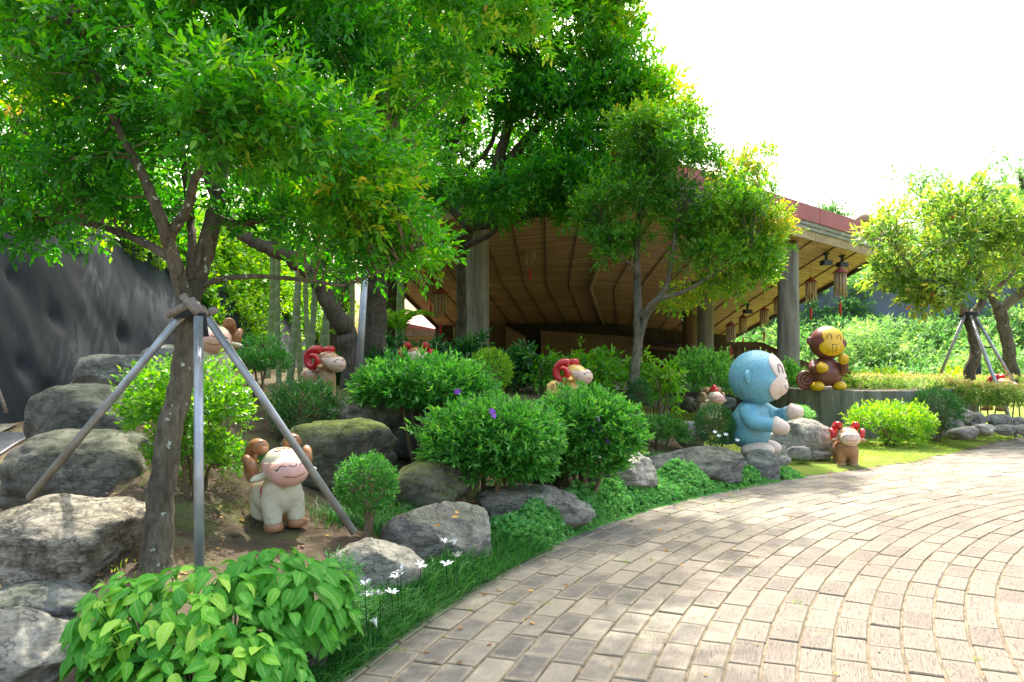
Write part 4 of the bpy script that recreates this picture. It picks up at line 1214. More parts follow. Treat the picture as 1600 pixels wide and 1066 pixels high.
def sprays(rg, P, D, L, nleaf, ll, lw, tS, shape='quad', up=.8, tvar=.12, tip=.1, spread=1.0, ssz=None):
    S = len(P)
    if ssz is None: ssz = np.ones(S)
    t_ = np.linspace(.12, 1, nleaf)[None, :]
    ref = np.where(np.abs(D[:, 2:3]) > .9, np.array([[1., 0, 0]]), np.array([[0, 0, 1.]]))
    u = unit(np.cross(D, ref)); v = np.cross(D, u)
    ang = np.arange(nleaf)[None] * 2.39996 + rg.uniform(0, 6.28, (S, 1))
    rad = np.cos(ang)[..., None] * u[:, None] + np.sin(ang)[..., None] * v[:, None]
    aa = (1.15 - .75 * t_) * spread + rg.uniform(-.25, .25, (S, nleaf))
    A = unit(D[:, None] * np.cos(aa)[..., None] + rad * np.sin(aa)[..., None] + rg.normal(0, .12, (S, nleaf, 3)))
    pos = P[:, None] + D[:, None] * (L[:, None] * t_)[..., None]
    N = unit(np.array([0, 0, up]) + rg.normal(0, .45, (S, nleaf, 3)) + D[:, None] * .3)
    sz = rg.uniform(.65, 1.2, (S, nleaf)) * ssz[:, None]
    tt = tS[:, None] + rg.normal(0, tvar, (S, nleaf)) + tip * (t_ > .8)
    return leaf_arrays(pos.reshape(-1, 3), A.reshape(-1, 3), N.reshape(-1, 3), (ll * sz).ravel(), (lw * sz * rg.uniform(.8, 1.15, (S, nleaf))).ravel(), np.clip(tt, 0, 1).ravel(), shape)

def join(parts):
    V = []; F = []; T = []; b = 0
    for v, f_, t_ in parts:
        V.append(v); F.append(f_ + b); T.append(t_); b += len(v)
    return np.concatenate(V), np.concatenate(F), np.concatenate(T)

def clump_points(rg, c, r, n, shell=.45, upper=-1.0):
    d = unit(rg.normal(size=(int(n * 1.0) + 4, 3)))
    d = d[d[:, 2] > upper]
    k = shell + (1 - shell) * rg.uniform(0, 1, len(d)) ** .6
    return c + d * r * k[:, None], d

def subclumps(rg, bigs, size, dens, flat=.6, shell=.3):
    """bigs: (center, (rx,ry,rz), tint) -> list of sub clumps (c, r, tint)"""
    out = []
    for c, r, tn in bigs:
        r = np.array(r); n = max(2, int(dens * (r[0] * r[1] * r[2]) ** (2 / 3) / size ** 2))
        p, d = clump_points(rg, np.array(c), r, n, shell)
        for q_ in p:
            s = size * rg.uniform(.6, 1.35)
            out.append((q_, np.array([s, s, s * flat]) , tn + rg.normal(0, .1)))
    return out

def foliage(name, parent, mat, subs, per, rg, ll, lw, sl, nleaf=8, shape='quad', up=.8, tvar=.12, tip=.12, upD=.35, shell=.35, rel=True, spread=1.0, org=None, droop=0.0):
    parts = []
    O = np.array(org if org is not None else (parent.matrix_basis.translation if parent is not None else (0, 0, 0)))
    Ps = []; Ds = []; Ts = []
    for c, r, tn in subs:
        n = max(3, int(per * rg.uniform(.75, 1.25)))
        p, d = clump_points(rg, np.array(c), np.array(r), n, shell)
        Ps.append(p); Ds.append(unit(d + np.array([0, 0, upD]) + rg.normal(0, .35, d.shape))); Ts.append(np.full(len(p), tn))
    P = np.concatenate(Ps) - O; D = np.concatenate(Ds); T = np.concatenate(Ts) + rg.normal(0, .09, len(P))
    if droop: D = unit(D - np.array([0, 0, droop]))
    L = sl * rg.uniform(.7, 1.3, len(P))
    V, F, tt = sprays(rg, P, D, L, nleaf, ll, lw, T, shape, up, tvar, tip, spread)
    o = link(name, fastmesh(name, V, F, attrs={'tint': tt}), parent, mat)
    o['kind'] = 'stuff'
    return o

def twigs(rg, skel, targets, r0, r1, parent, mat, n=4, name='twigs', sag=.12, org=None, maxl=1.7):
    O = Vector(org if org is not None else parent.matrix_basis.translation)
    S = np.array([s[:] for s in skel]); mb = MB()
    for c in targets:
        c = np.array(c); dd = np.linalg.norm(S - c, axis=1) + .6 * np.maximum(0, S[:, 2] - c[2])
        s = S[int(np.argmin(dd))]
        a, b = Vector(s), Vector(c)
        L = (b - a).length
        if L < .02 or L > maxl: continue
        m1 = a.lerp(b, .4) + Vector(rg.normal(0, .07 * L, 3)) + Vector((0, 0, sag * L * .6))
        mb.add(*tube([v - O for v in smoothpath([a, m1, b], 4)], [r0, (r0 + r1) / 2, r1], n, cap=False))
    o = mb.build(name, mat, parent); o['kind'] = 'stuff'
    return o

def tree_root(base, lab, grp=None, name='tree', cat='tree'):
    return empty(name, base, 0, lab, cat, grp)

def limb(parent, pts, rad, mat, name='limb', n=10, k=6, wob=0.05, seed=1):
    O = Vector(parent.matrix_basis.translation)
    rg = random.Random(seed)
    sp = smoothpath(pts, k)
    if wob: sp = [sp[0]] + [q_ + Vector((rg.uniform(-1, 1), rg.uniform(-1, 1), rg.uniform(-1, 1))) * wob * np.interp(i, [0, len(sp)], [rad[0], rad[-1]]) * 4 * .5 for i, q_ in enumerate(sp[1:])]
    MB().add(*tube([q_ - O for q_ in sp], rad, n)).build(name, mat, parent)
    return sp
def C(px, py, Y, rx, rz, ry, tn=.4):
    return (tuple(W(px, py, Y)), (rx, ry, rz), tn)

# ------------------------------------------------------------------ front leaning tree
rg = np.random.RandomState(1)
base = W(243, 885, 4.85); base.z = hg(base.x, base.y) - .05
T1 = tree_root(base, 'leaning lichen-spotted tree propped by three steel poles in the foreground')
bk = M['bark']
tr = limb(T1, [base, W(250, 800, 4.9), W(262, 690, 4.95), W(285, 580, 5.05), W(293, 470, 5.1)], [0.107, 0.0829, 0.0777, 0.074, 0.074], bk, 'trunk', 14, 7, .06, 3)
sk = list(tr)
sk += limb(T1, [W(295, 478, 5.1), W(318, 400, 5.2), W(338, 320, 5.35), W(350, 240, 5.5), W(372, 120, 5.6), W(380, -40, 5.7)], [0.0725, 0.0629, 0.0555, 0.0444, 0.0333, 0.0185], bk, seed=4)
sk += limb(T1, [W(290, 470, 5.1), W(270, 400, 5.0), W(250, 340, 4.9), W(222, 270, 4.85), W(180, 190, 4.8), (-2.9, 4.7, 4.2)], [0.0592, 0.0459, 0.0385, 0.0296, 0.0222, 0.00888], bk, seed=5)
sk += limb(T1, [W(270, 405, 5.0), W(215, 375, 5.1), W(150, 352, 5.3), W(60, 340, 5.5), W(-40, 300, 5.6)], [0.0333, 0.0259, 0.0207, 0.0148, 0.0074], bk, seed=6)
sk += limb(T1, [W(262, 375, 5.0), W(295, 320, 4.85), W(305, 280, 4.8), W(340, 240, 4.7), W(420, 160, 4.6)], [0.037, 0.0296, 0.0252, 0.0192, 0.0074], bk, seed=7)
sk += limb(T1, [W(330, 340, 5.3), W(380, 350, 5.4), W(440, 330, 5.5), W(520, 290, 5.6), W(600, 230, 5.7)], [0.0333, 0.0281, 0.0222, 0.0163, 0.0074], bk, seed=8)
sk += limb(T1, [W(300, 455, 5.1), W(340, 438, 5.15), W(400, 432, 5.2), W(480, 438, 5.3), W(540, 445, 5.4), W(600, 420, 5.5), W(660, 380, 5.6)], [0.0222, 0.0178, 0.0155, 0.0133, 0.0104, 0.0074, 0.00444], bk, seed=9)
sk += limb(T1, [W(300, 440, 5.1), W(300, 380, 5.2), W(296, 330, 5.3), W(280, 200, 5.3), W(260, 60, 5.2)], [0.0444, 0.0296, 0.0259, 0.0185, 0.0074], bk, seed=10)
sk += limb(T1, [W(376, 20, 5.65), W(400, -90, 5.8), (-1.2, 6.1, 5.0), (-.2, 6.5, 5.25), (.9, 7.4, 5.9)], [0.037, 0.0333, 0.0296, 0.0222, 0.00888], bk, seed=11)  # limb added above the view to carry the path-shading clumps
bigs = [C(40, 110, 5.2, .55, .42, .6, .62), C(190, 90, 4.8, .6, .4, .6, .4), C(350, 165, 4.55, .5, .33, .5, .5), C(420, 215, 4.6, .42, .25, .5, .5), C(120, 250, 5.3, .5, .28, .6, .3), C(20, 280, 5.6, .45, .3, .6, .3),
        C(520, 235, 5.0, .42, .28, .5, .5), C(565, 300, 5.4, .35, .3, .5, .75), C(530, 380, 5.5, .38, .2, .45, .5), C(600, 350, 5.6, .3, .22, .4, .6), C(620, 395, 5.8, .25, .16, .3, .55),
        C(480, 90, 5.5, .55, .4, .6, .35), C(575, 130, 5.9, .5, .42, .6, .45), C(620, 225, 5.9, .35, .4, .5, .5), C(300, -40, 5.2, .7, .4, .8, .4), C(80, -40, 5.2, .7, .4, .8, .45), C(500, -60, 5.6, .7, .4, .8, .4),
        C(700, 30, 6.1, .5, .35, .5, .58), C(800, 20, 6.2, .35, .2, .4, .62), C(210, 330, 5.3, .4, .14, .5, .35), C(60, 350, 5.6, .45, .12, .5, .4), C(430, 330, 5.5, .35, .13, .4, .4), C(220, 200, 5.1, .4, .2, .5, .4), C(730, 110, 6.1, .28, .18, .35, .58), ((.3, 6.6, 5.2), (.9, .8, .5), .45), ((-.6, 6.4, 5.3), (1.0, .9, .6), .4), ((.9, 7.4, 5.9), (.8, .8, .5), .45), ((-1.8, 5.8, 5.2), (1.0, 1.0, .5), .4), ((-3.0, 5.8, 5.0), (1.0, 1.0, .5), .4)]  # plain-coordinate clumps lie above the view, added to shade the path
bigs = [(c, r, tn - .13) for c, r, tn in bigs]
subs = subclumps(rg, bigs, .155, 2.5, .6, .25)
print('T1 subs', len(subs))
foliage('crown', T1, M['leaf_front'], subs, 15, rg, .062, .027, .13, 7, tvar=.055, tip=.07, shell=.2)
twigs(rg, sk, [s[0] for s in subs], .009, .003, T1, M['twig'], maxl=.85)

# props of the front tree
def prop(o, a, b, r, cap=True):
    O = Vector(o.location)
    MB().add(*tube([Vector(a) - O, Vector(b) - O], r, 14)).build('pole', M['galv'], o)
pr = empty('tree_prop', W(300, 490, 4.95), 0, 'tripod of grey steel poles strapped to the leaning foreground tree', 'tree prop', 'tree props')
O = Vector(pr.location)
def gnd(px, Y): x = (px - 800) / FPX * Y; return Vector((x, Y, hg(x, Y) - .03))
prop(pr, W(292, 484, 5.0), W(46, 778, 5.35), .026)
prop(pr, W(310, 496, 4.72), W(311, 905, 4.25), .027)
prop(pr, W(313, 480, 4.95), W(553, 832, 5.6), .026)
for a, b in ((W(262, 493, 4.86), W(296, 474, 4.84)), (W(285, 462, 4.8), W(310, 492, 4.78)), (W(298, 468, 4.8), W(322, 492, 4.8)), (W(318, 492, 4.86), W(338, 484, 4.84))):
    MB().add(*tube([a - O, b - O], .023, 12)).build('clamp_pipe', M['rust'], pr)
V, F = lathe([(.087, -.03), (.09, -.02), (.09, .02), (.087, .03)], 20)
c_ = W(294, 491, 5.05)
MB().add([Vector(v) + c_ - O for v in V], F[:-2]).build('strap', M['strap'], pr)
for (x0, x1, y1) in ((310, 309, 515), (318, 322, 525)):
    MB().add(*tube([W(x0, 490, 4.78) - O, W(x1, y1, 4.74) - O], [.016, .018], 6)).build('strap_tail', M['strap'], pr)

# ------------------------------------------------------------------ dark leaning tree, big trunk behind, ficus, slender tree
rg = np.random.RandomState(2)
base = W(556, 612, 11.6); base.z = hg(base.x, base.y) - .1
T3 = tree_root(base, 'dark tree with a thick trunk bent far to the left behind the tan sheep')
sk = limb(T3, [base, W(552, 560, 11.6), W(535, 510, 11.5), W(500, 450, 11.3), W(478, 420, 11.2), W(430, 392, 11.0), W(395, 378, 10.9), W(350, 335, 10.8), W(320, 260, 10.6), W(290, 150, 10.4)], [.22, .16, .14, .125, .115, .095, .085, .075, .06, .035], M['bark_dark'], 'trunk', 12, 6, .1, 3)
sk += limb(T3, [W(490, 432, 11.2), W(520, 380, 11.4), W(560, 300, 11.6), W(570, 180, 11.8), W(580, 60, 12)], [.1, .09, .07, .05, .03], M['bark_dark'], seed=4)
sk += limb(T3, [W(430, 392, 11), W(440, 330, 11.3), W(470, 250, 11.5), W(470, 120, 11.5)], [.07, .06, .05, .03], M['bark_dark'], seed=5)
bigs = [C(450, 60, 11.5, 1.3, 1.0, 1.2, .3), C(600, 60, 11.8, 1.2, 1.0, 1.2, .35), C(330, 60, 11, 1.2, 1.0, 1.2, .3), C(520, 230, 11.8, 1.0, .8, 1.0, .3), C(640, 220, 12, .9, .9, .9, .35), C(400, 230, 11, .8, .7, .9, .35), C(300, 200, 10.8, .8, .8, .8, .35), C(640, 380, 11.8, .5, .3, .5, .5), C(690, 130, 12, .6, .8, .8, .5), C(500, -80, 11.5, 2.0, .9, 1.5, .4)]
subs = subclumps(rg, bigs, .34, 2.0, .6, .25)
foliage('crown', T3, M['leaf_ficus'], subs, 18, rg, .1, .046, .24, 7, shell=.2)
twigs(rg, sk, [s[0] for s in subs], .018, .005, T3, M['bark_dark'])

base = W(590, 612, 12.6); base.z = hg(base.x, base.y) - .1
T3b = tree_root(base, 'massive dark trunk behind the leaning grey lamp pole')
sk = limb(T3b, [base, W(588, 560, 12.6), W(584, 470, 12.6), W(586, 380, 12.7), W(600, 250, 12.8), W(610, 80, 13)], [.3, .21, .185, .165, .13, .07], M['bark_dark'], 'trunk', 14, 6, .12, 8)
for k in range(5):
    a = k * 1.25; q_ = Vector(base)
    limb(T3b, [q_ + Vector((.12 * math.cos(a), .12 * math.sin(a), .55)), q_ + Vector((.3 * math.cos(a), .3 * math.sin(a), .15)), q_ + Vector((.6 * math.cos(a), .6 * math.sin(a), -.05))], [.1, .11, .04], M['bark_dark'], 'root', 8, 4, .05, k)
sk += limb(T3b, [W(606, 150, 12.9), (-1.6, 12.2, 6.6), (-.6, 11.2, 7.2), (.1, 10.2, 7.1), (.3, 8.9, 6.8)], [.1, .09, .07, .05, .02], M['bark_dark'], seed=12)  # limb added above the view, reaching out to the shading clumps
shade = [((0, 8.7, 6.9), (.8, .7, .35), .4), ((.2, 9.8, 7.2), (.8, .7, .35), .4), ((-.2, 10.8, 7.4), (.8, .7, .35), .4), ((.75, 11.0, 7.6), (.7, .7, .35), .4), ((1.2, 12.2, 8.1), (.8, .7, .35), .4), ((.2, 12.0, 7.8), (.8, .7, .35), .4), ((1.8, 13.3, 8.7), (.7, .7, .35), .4), ((.9, 13.4, 8.5), (.8, .7, .35), .4)]  # unseen clumps above the view, added and shaped to shade the path
sk += limb(T3b, [(-.6, 11.2, 7.2), (.5, 12.0, 7.8), (1.5, 13.0, 8.5)], [.05, .04, .015], M['bark_dark'], seed=13)  # second added limb for the unseen shading clumps
bigs = [((-.6, 10.8, 7.4), (.9, .9, .5), .4), C(560, 20, 13.2, 1.2, 1, 1, .35), C(660, -30, 13.2, 1.2, 1, 1, .45), C(600, 200, 13.2, 1.0, .8, .8, .3), C(590, 330, 13.0, .8, .5, .7, .3)]  # first clump also sits unseen above the view to shade the path
subs = subclumps(rg, bigs, .36, 1.7, .6, .25) + subclumps(rg, shade, .34, 4.5, .6, .1)
foliage('crown', T3b, M['leaf_ficus'], subs, 16, rg, .1, .045, .25, 7, shell=.2)
twigs(rg, sk, [s[0] for s in subs], .018, .005, T3b, M['bark_dark'])

base = W(722, 600, 17.6); base.z = hg(base.x, base.y) - .1
T2 = tree_root(base, 'big spreading ficus with fanning limbs in front of the pavilion roof')
bd = M['bark_dark']
sk = limb(T2, [base, W(721, 500, 17.6), W(721, 400, 17.4), W(735, 350, 17.0)], [.15, .11, .11, .15], bd, 'trunk', 14, 6, .08, 4)
for i, (pts, rad) in enumerate((
    ([W(728, 352, 17), W(765, 300, 16.6), W(785, 230, 16.3), W(800, 170, 16.2), W(810, 80, 16.1)], [.19, .15, .11, .08, .04]),
    ([W(765, 300, 16.6), W(800, 245, 16.4), W(850, 190, 16.2), W(910, 140, 16.2), W(960, 60, 16.3)], [.13, .11, .09, .07, .03]),
    ([W(730, 345, 17), W(690, 300, 16.9), W(705, 230, 16.7), W(730, 170, 16.6), W(720, 60, 16.6)], [.15, .12, .1, .07, .03]),
    ([W(735, 345, 17), W(800, 325, 16.6), W(850, 275, 16.4), W(920, 220, 16.3), W(1000, 170, 16.4)], [.12, .1, .08, .06, .03]),
    ([W(735, 355, 17), W(820, 340, 16.6), W(900, 300, 16.4), W(980, 260, 16.5)], [.1, .08, .06, .03]),
    ([W(700, 290, 16.9), W(735, 260, 16.7), W(770, 220, 16.5), W(780, 140, 16.5)], [.07, .06, .05, .03]),
    ([W(728, 385, 17), W(760, 370, 16.7), W(800, 345, 16.5), W(870, 335, 16.4)], [.07, .06, .05, .02]),
    ([W(720, 370, 17), W(680, 390, 16.8), W(640, 380, 16.7)], [.06, .05, .02]))):
    sk += limb(T2, pts, rad, bd, seed=20 + i, n=9)
bigs = [C(760, 30, 16.5, 1.4, 1.0, 1.3, .4), C(880, 40, 16.3, 1.4, 1.0, 1.3, .45), C(960, 70, 16.3, .8, .9, 1.2, .6), C(980, 160, 16.4, .8, .8, 1.1, .55), C(900, 130, 15.6, 1.3, .55, .9, .3), C(780, 150, 15.8, .9, .45, .8, .3),
        C(1020, 150, 16.4, .5, .6, .9, .65), C(950, 240, 16.3, .9, .5, 1.0, .35), C(700, 190, 16.8, .6, .7, .9, .4), C(850, 300, 15.9, .85, .2, .8, .35), C(780, 330, 15.9, .35, .15, .5, .4), C(890, 325, 15.9, .35, .15, .5, .5), C(800, -80, 16.3, 1.9, .8, 1.6, .5), C(920, -40, 16.2, .8, .6, 1.0, .6), C(640, 60, 17, 1, 1, 1, .5), C(1050, 230, 16.6, .45, .5, .7, .55), C(820, 240, 17.6, 1.3, .7, .5, .4)]
bigs += [C(720, 100, 16.6, .9, .8, .9, .35), C(800, 90, 16.0, .9, .7, .9, .35), C(850, 170, 16.0, .9, .45, .8, .3), C(940, 170, 16.0, .9, .6, .9, .35), C(720, 220, 17.8, .8, .9, .5, .35), C(850, 250, 17.8, 1.3, .5, .5, .35), C(670, 260, 17.4, .5, .7, .6, .4), C(960, 0, 16.3, .7, .6, .9, .5), C(700, 290, 15.0, .5, .25, .5, .35), C(780, 300, 15.0, .55, .2, .5, .3), C(860, 275, 15.0, .6, .2, .5, .3), C(930, 280, 15.0, .5, .25, .5, .35), C(650, 310, 15.2, .4, .2, .5, .4), C(900, 215, 15.4, .6, .3, .6, .35)]
subs = subclumps(rg, bigs, .36, 2.5, .55, .25)
foliage('crown', T2, M['leaf_ficus'], subs, 24, rg, .12, .052, .28, 8, shell=.2, tvar=.1)
twigs(rg, sk, [s[0] for s in subs], .022, .006, T2, bd)

rg = np.random.RandomState(5)
base = W(984, 662, 13.6); base.z = hg(base.x, base.y) - .05
T4 = tree_root(base, 'slender pale-barked tree with yellow-tipped crown in front of the pavilion')
bp = M['bark_pale']
sk = limb(T4, [base, W(990, 600, 13.6), W(997, 520, 13.6), W(996, 440, 13.6), W(996, 360, 13.6), W(1010, 260, 13.6)], [.13, .095, .08, .065, .055, .02], bp, 'trunk', 12, 6, .05, 5)
sk += limb(T4, [W(998, 535, 13.6), W(1012, 490, 13.5), W(1040, 450, 13.4), W(1050, 400, 13.3), W(1060, 320, 13.2)], [.06, .055, .05, .04, .015], bp, seed=31)
sk += limb(T4, [W(1003, 495, 13.5), W(1025, 470, 13.3), W(1070, 455, 13.1), W(1110, 430, 13.0), W(1170, 380, 12.9)], [.05, .045, .035, .03, .012], bp, seed=32)
sk += limb(T4, [W(1035, 458, 13.4), W(1090, 440, 13.6), W(1150, 435, 13.8), W(1190, 430, 13.8)], [.03, .026, .02, .008], bp, seed=33)
sk += limb(T4, [W(996, 420, 13.6), W(960, 390, 13.5), W(940, 340, 13.4)], [.03, .024, .01], bp, seed=34)
bigs = [C(1000, 300, 13.5, .85, .55, .9, .25), C(1060, 240, 13.5, .8, .6, .9, .35), C(1100, 320, 13.3, .8, .6, 1.0, .35), C(1150, 330, 13.2, .6, .5, .9, .5), C(1180, 400, 13.2, .45, .4, .8, .45), C(1120, 395, 13.2, .65, .28, .8, .35), C(960, 380, 13.4, .5, .3, .6, .3),
        C(1010, 210, 13.6, .7, .4, .8, .45), C(1200, 360, 13.3, .28, .35, .6, .7), C(1160, 270, 13.4, .4, .3, .6, .7), C(1130, 450, 13.4, .5, .12, .5, .6), C(1070, 465, 13.6, .22, .1, .3, .65), C(930, 330, 13.6, .3, .4, .5, .35), C(1075, 180, 13.8, .35, .3, .5, .6), C(1195, 420, 13.4, .2, .25, .4, .4)]
subs = subclumps(rg, bigs, .21, 2.5, .6, .2)
foliage('crown', T4, M['leaf_yellow'], subs, 24, rg, .068, .03, .17, 8, shell=.2, tvar=.07, tip=.12)
twigs(rg, sk, [s[0] for s in subs], .013, .004, T4, bp)

# ------------------------------------------------------------------ right trees
def rtree(rg, base, trunk, limbs, bigs, lab, leaf=.15):
    T = tree_root(base, lab, 'small trees behind the right hedge')
    sk = limb(T, trunk[0], trunk[1], M['bark'], 'trunk', 12, 6, .08, 5)
    for i, (p_, r_) in enumerate(limbs): sk += limb(T, p_, r_, M['bark_pale'], seed=40 + i, n=8)
    bigs = [(c, r, tn - .17) for c, r, tn in bigs]
    subs = subclumps(rg, bigs, .3, 1.0, .6, .3)
    foliage('crown', T, M['leaf_right'], subs, 13, rg, leaf, leaf * .42, .24, 6, shell=.25, tvar=.1, tip=.14)
    twigs(rg, sk, [s[0] for s in subs], .018, .006, T, M['bark_pale'])
    return T
rg = np.random.RandomState(7)
b0 = W(1511, 640, 17); b0.z = .6
rtree(rg, b0, ([b0, W(1514, 590, 17), W(1524, 540, 17), W(1513, 488, 17)], [.13, .12, .12, .14]),
      [([W(1513, 495, 17), W(1495, 470, 16.9), W(1495, 445, 16.8), W(1520, 400, 16.7), W(1510, 340, 16.6)], [.12, .09, .08, .06, .02]),
       ([W(1515, 495, 17), W(1535, 470, 17), W(1530, 430, 17), W(1545, 380, 17.1)], [.1, .08, .06, .02]),
       ([W(1500, 455, 16.9), W(1470, 440, 16.7), W(1440, 435, 16.5), W(1410, 400, 16.4)], [.06, .05, .04, .015]),
       ([W(1500, 478, 17), W(1460, 470, 17.2), W(1420, 455, 17.4)], [.04, .03, .012]),
       ([W(1530, 465, 17), W(1570, 440, 16.8), W(1600, 400, 16.7)], [.06, .05, .015])],
      [C(1460, 370, 16.8, 1.1, .75, 1.2, .5), C(1420, 420, 16.8, .75, .5, 1.0, .55), C(1530, 350, 16.8, 1.0, .75, 1.2, .5), C(1490, 320, 16.8, .8, .35, 1.0, .55), C(1560, 400, 16.8, .8, .6, 1.1, .5), C(1400, 370, 16.8, .4, .4, .7, .6), C(1475, 450, 16.6, .8, .35, .8, .5), C(1430, 470, 16.9, .4, .2, .6, .55), C(1580, 340, 16.8, .6, .5, .9, .55), C(1385, 420, 17, .25, .25, .5, .55)],
      'right tree held by a tripod of steel props')
b1 = W(1588, 628, 18.5); b1.z = .6
rtree(rg, b1, ([b1, W(1582, 580, 18.5), W(1570, 520, 18.5), W(1562, 478, 18.5)], [.16, .145, .14, .14]),
      [([W(1562, 482, 18.5), W(1545, 460, 18.4), W(1535, 420, 18.3)], [.1, .08, .03]), ([W(1564, 482, 18.5), W(1590, 462, 18.5), W(1620, 430, 18.5), W(1640, 360, 18.5)], [.12, .11, .09, .03])],
      [C(1600, 430, 18.5, .9, .5, 1.0, .5), C(1650, 380, 18.5, 1.2, .8, 1.2, .5), C(1560, 400, 18.8, .8, .5, .8, .5), C(1600, 330, 18.6, .8, .4, .9, .5)],
      'second right tree with forked trunk at the picture edge')
pr = empty('tree_prop', W(1513, 500, 16.9), 0, 'tripod of grey steel poles holding the right tree', 'tree prop', 'tree props')
prop(pr, W(1508, 492, 16.9), W(1458, 612, 17.6), .033)
prop(pr, W(1516, 494, 16.8), W(1588, 682, 15.6), .036)
prop(pr, W(1520, 488, 16.9), W(1598, 622, 16.6), .033)
V, F = lathe([(.18, -.05), (.185, -.03), (.185, .03), (.18, .05)], 18)
MB().add([Vector(v) + W(1513, 492, 17) - Vector(pr.location) for v in V], F[:-2]).build('strap', M['strap'], pr)
# ================================================================== shrubs
def shrub(px, py, Y, rx, rz, ry, mat, lab, stems=5, ll=.04, lw=.017, sl=.08, nleaf=7, n=600, seed=1, shape='tri2', tn=.5, grp='clipped shrubs on the bank', name='shrub', lobes=None, stemr=.014, upper=-.55, zb=None, shell=.55, tvar=.12, tip=.2, spreadb=.35, rag=.07, cat='shrub'):
    rg = np.random.RandomState(seed)
    c = W(px, py, Y); b = Vector((c.x, c.y, hg(c.x, c.y) if zb is None else zb))
    o = empty(name, b, 0, lab, cat, grp)
    bl = lobes or [(0, 0, 0, 1, 1, 1)]
    P = []; D = []
    for (dx, dy, dz, kx, ky, kz) in bl:
        cc = np.array(c[:]) + [dx, dy, dz]; rr_ = np.array([rx * kx, ry * ky, rz * kz])
        p_, d_ = clump_points(rg, cc, rr_, int(n / len(bl)), shell, upper)
        nz = vnoise(d_ * 2.7 + seed, seed)[:, None] + .6 * vnoise(d_ * 6 + seed, seed + 1)[:, None] + 1.6 * (rg.uniform(0, 1, (len(d_), 1)) > .965)
        p_ = cc + (p_ - cc) * (1 + rag * 2 * nz + rg.normal(0, rag * .6, (len(p_), 1)))
        P.append(p_); D.append(unit(d_ + [0, 0, .45] + rg.normal(0, .3, d_.shape)))
    P = np.concatenate(P) - np.array(b[:]); D = np.concatenate(D)
    T = tn + rg.normal(0, .12, len(P))
    V, F, tt = sprays(rg, P, D, sl * rg.uniform(.6, 1.35, len(P)), nleaf, ll, lw, T, shape, .7, tvar, tip)
    f_ = link('foliage', fastmesh('foliage', V, F, attrs={'tint': tt}), o, M[mat]); f_['kind'] = 'stuff'
    r2 = random.Random(seed)
    for k in range(stems):
        a = r2.uniform(0, 6.28); rb = r2.uniform(0, spreadb) * rx * .6
        ax_, ay_ = rb * math.cos(a), rb * math.sin(a) * .7
        tx, ty = r2.uniform(-.6, .6) * rx, r2.uniform(-.6, .6) * ry
        top = Vector((c.x + tx, c.y + ty, c.z + r2.uniform(-.5, .1) * rz)) - b
        mid = Vector((ax_, ay_, 0)).lerp(top, .5) + Vector((r2.uniform(-.05, .05), r2.uniform(-.05, .05), 0))
        MB().add(*tube(smoothpath([(ax_, ay_, -.04), mid, top], 4), [stemr * 1.3, stemr, stemr * .5], 7)).build('stem', M['twig'], o)
    rgt = np.random.RandomState(seed + 9)
    sk_ = [Vector((c.x + rgt.uniform(-.4, .4) * rx, c.y + rgt.uniform(-.4, .4) * ry, c.z - rz * .3)) for k in range(6)]
    idx = rgt.choice(len(P), min(70, len(P)), replace=False)
    twigs(rgt, sk_, [P[i] + np.array(b[:]) for i in idx], .006, .002, o, M['twig'], 3)
    return o
shrub(292, 626, 6.0, .43, .29, .38, 'leaf_lime', 'bright lime shrub behind the leaning foreground trunk', 5, .042, .026, .09, 7, 1500, 101, tn=.4, lobes=[(0, 0, .05, 1, 1, .75), (-.1, 0, -.1, .8, .9, .6), (.12, -.05, -.08, .8, .9, .6), (.05, -.1, -.38, .55, .6, .45)])
shrub(402, 560, 8.6, .33, .22, .32, 'leaf_shrub', 'cloud-pruned shrub on crooked stems beside the half-hidden cream sheep', 7, .034, .017, .07, 7, 900, 102, tn=.3, lobes=[(0, 0, .05, 1, 1, .7), (-.12, 0, -.08, .6, .8, .5), (.15, 0, -.06, .55, .8, .5)])
shrub(475, 640, 8.0, .33, .26, .33, 'leaf_dark', 'dark dome bush in front of the tan sheep', 6, .03, .014, .07, 7, 1300, 103, tn=.45, upper=-.9)
shrub(664, 606, 8.2, .67, .28, .55, 'leaf_shrub', 'wide flat-topped shrub on bare stems in the middle of the bank', 6, .066, .023, .1, 7, 2600, 104, 'quad', tn=.4, stemr=.022, lobes=[(0, 0, 0, 1, 1, 1), (.25, -.1, -.06, .65, .8, .8), (-.3, 0, -.04, .6, .8, .7)])
shrub(765, 678, 7.3, .56, .33, .5, 'leaf_shrub', 'left purple-flowered shrub above the mossy boulders', 5, .066, .024, .095, 7, 3300, 105, 'quad', tn=.45, stemr=.022, lobes=[(0, 0, .04, 1, 1, .7), (.2, -.15, -.06, .7, .8, .7), (-.2, -.12, -.08, .7, .8, .7), (-.05, -.05, -.3, .6, .6, .6), (.22, -.05, -.26, .5, .6, .5)])
shrub(913, 668, 8.0, .5, .37, .48, 'leaf_shrub', 'right purple-flowered shrub beside the slender tree', 5, .066, .024, .095, 7, 3100, 106, 'quad', tn=.45, stemr=.022, lobes=[(0, 0, .05, .95, 1, .75), (.18, -.1, -.1, .75, .8, .8), (-.18, -.1, -.08, .7, .8, .7), (.05, -.1, -.32, .6, .6, .5)])
shrub(573, 757, 6.05, .205, .19, .2, 'leaf_shrub', 'clipped ball shrub on one thick stem beside the right prop foot', 2, .022, .012, .05, 7, 1100, 107, tn=.35, upper=-1, shell=.75, rag=.03, stemr=.03, spreadb=.05)
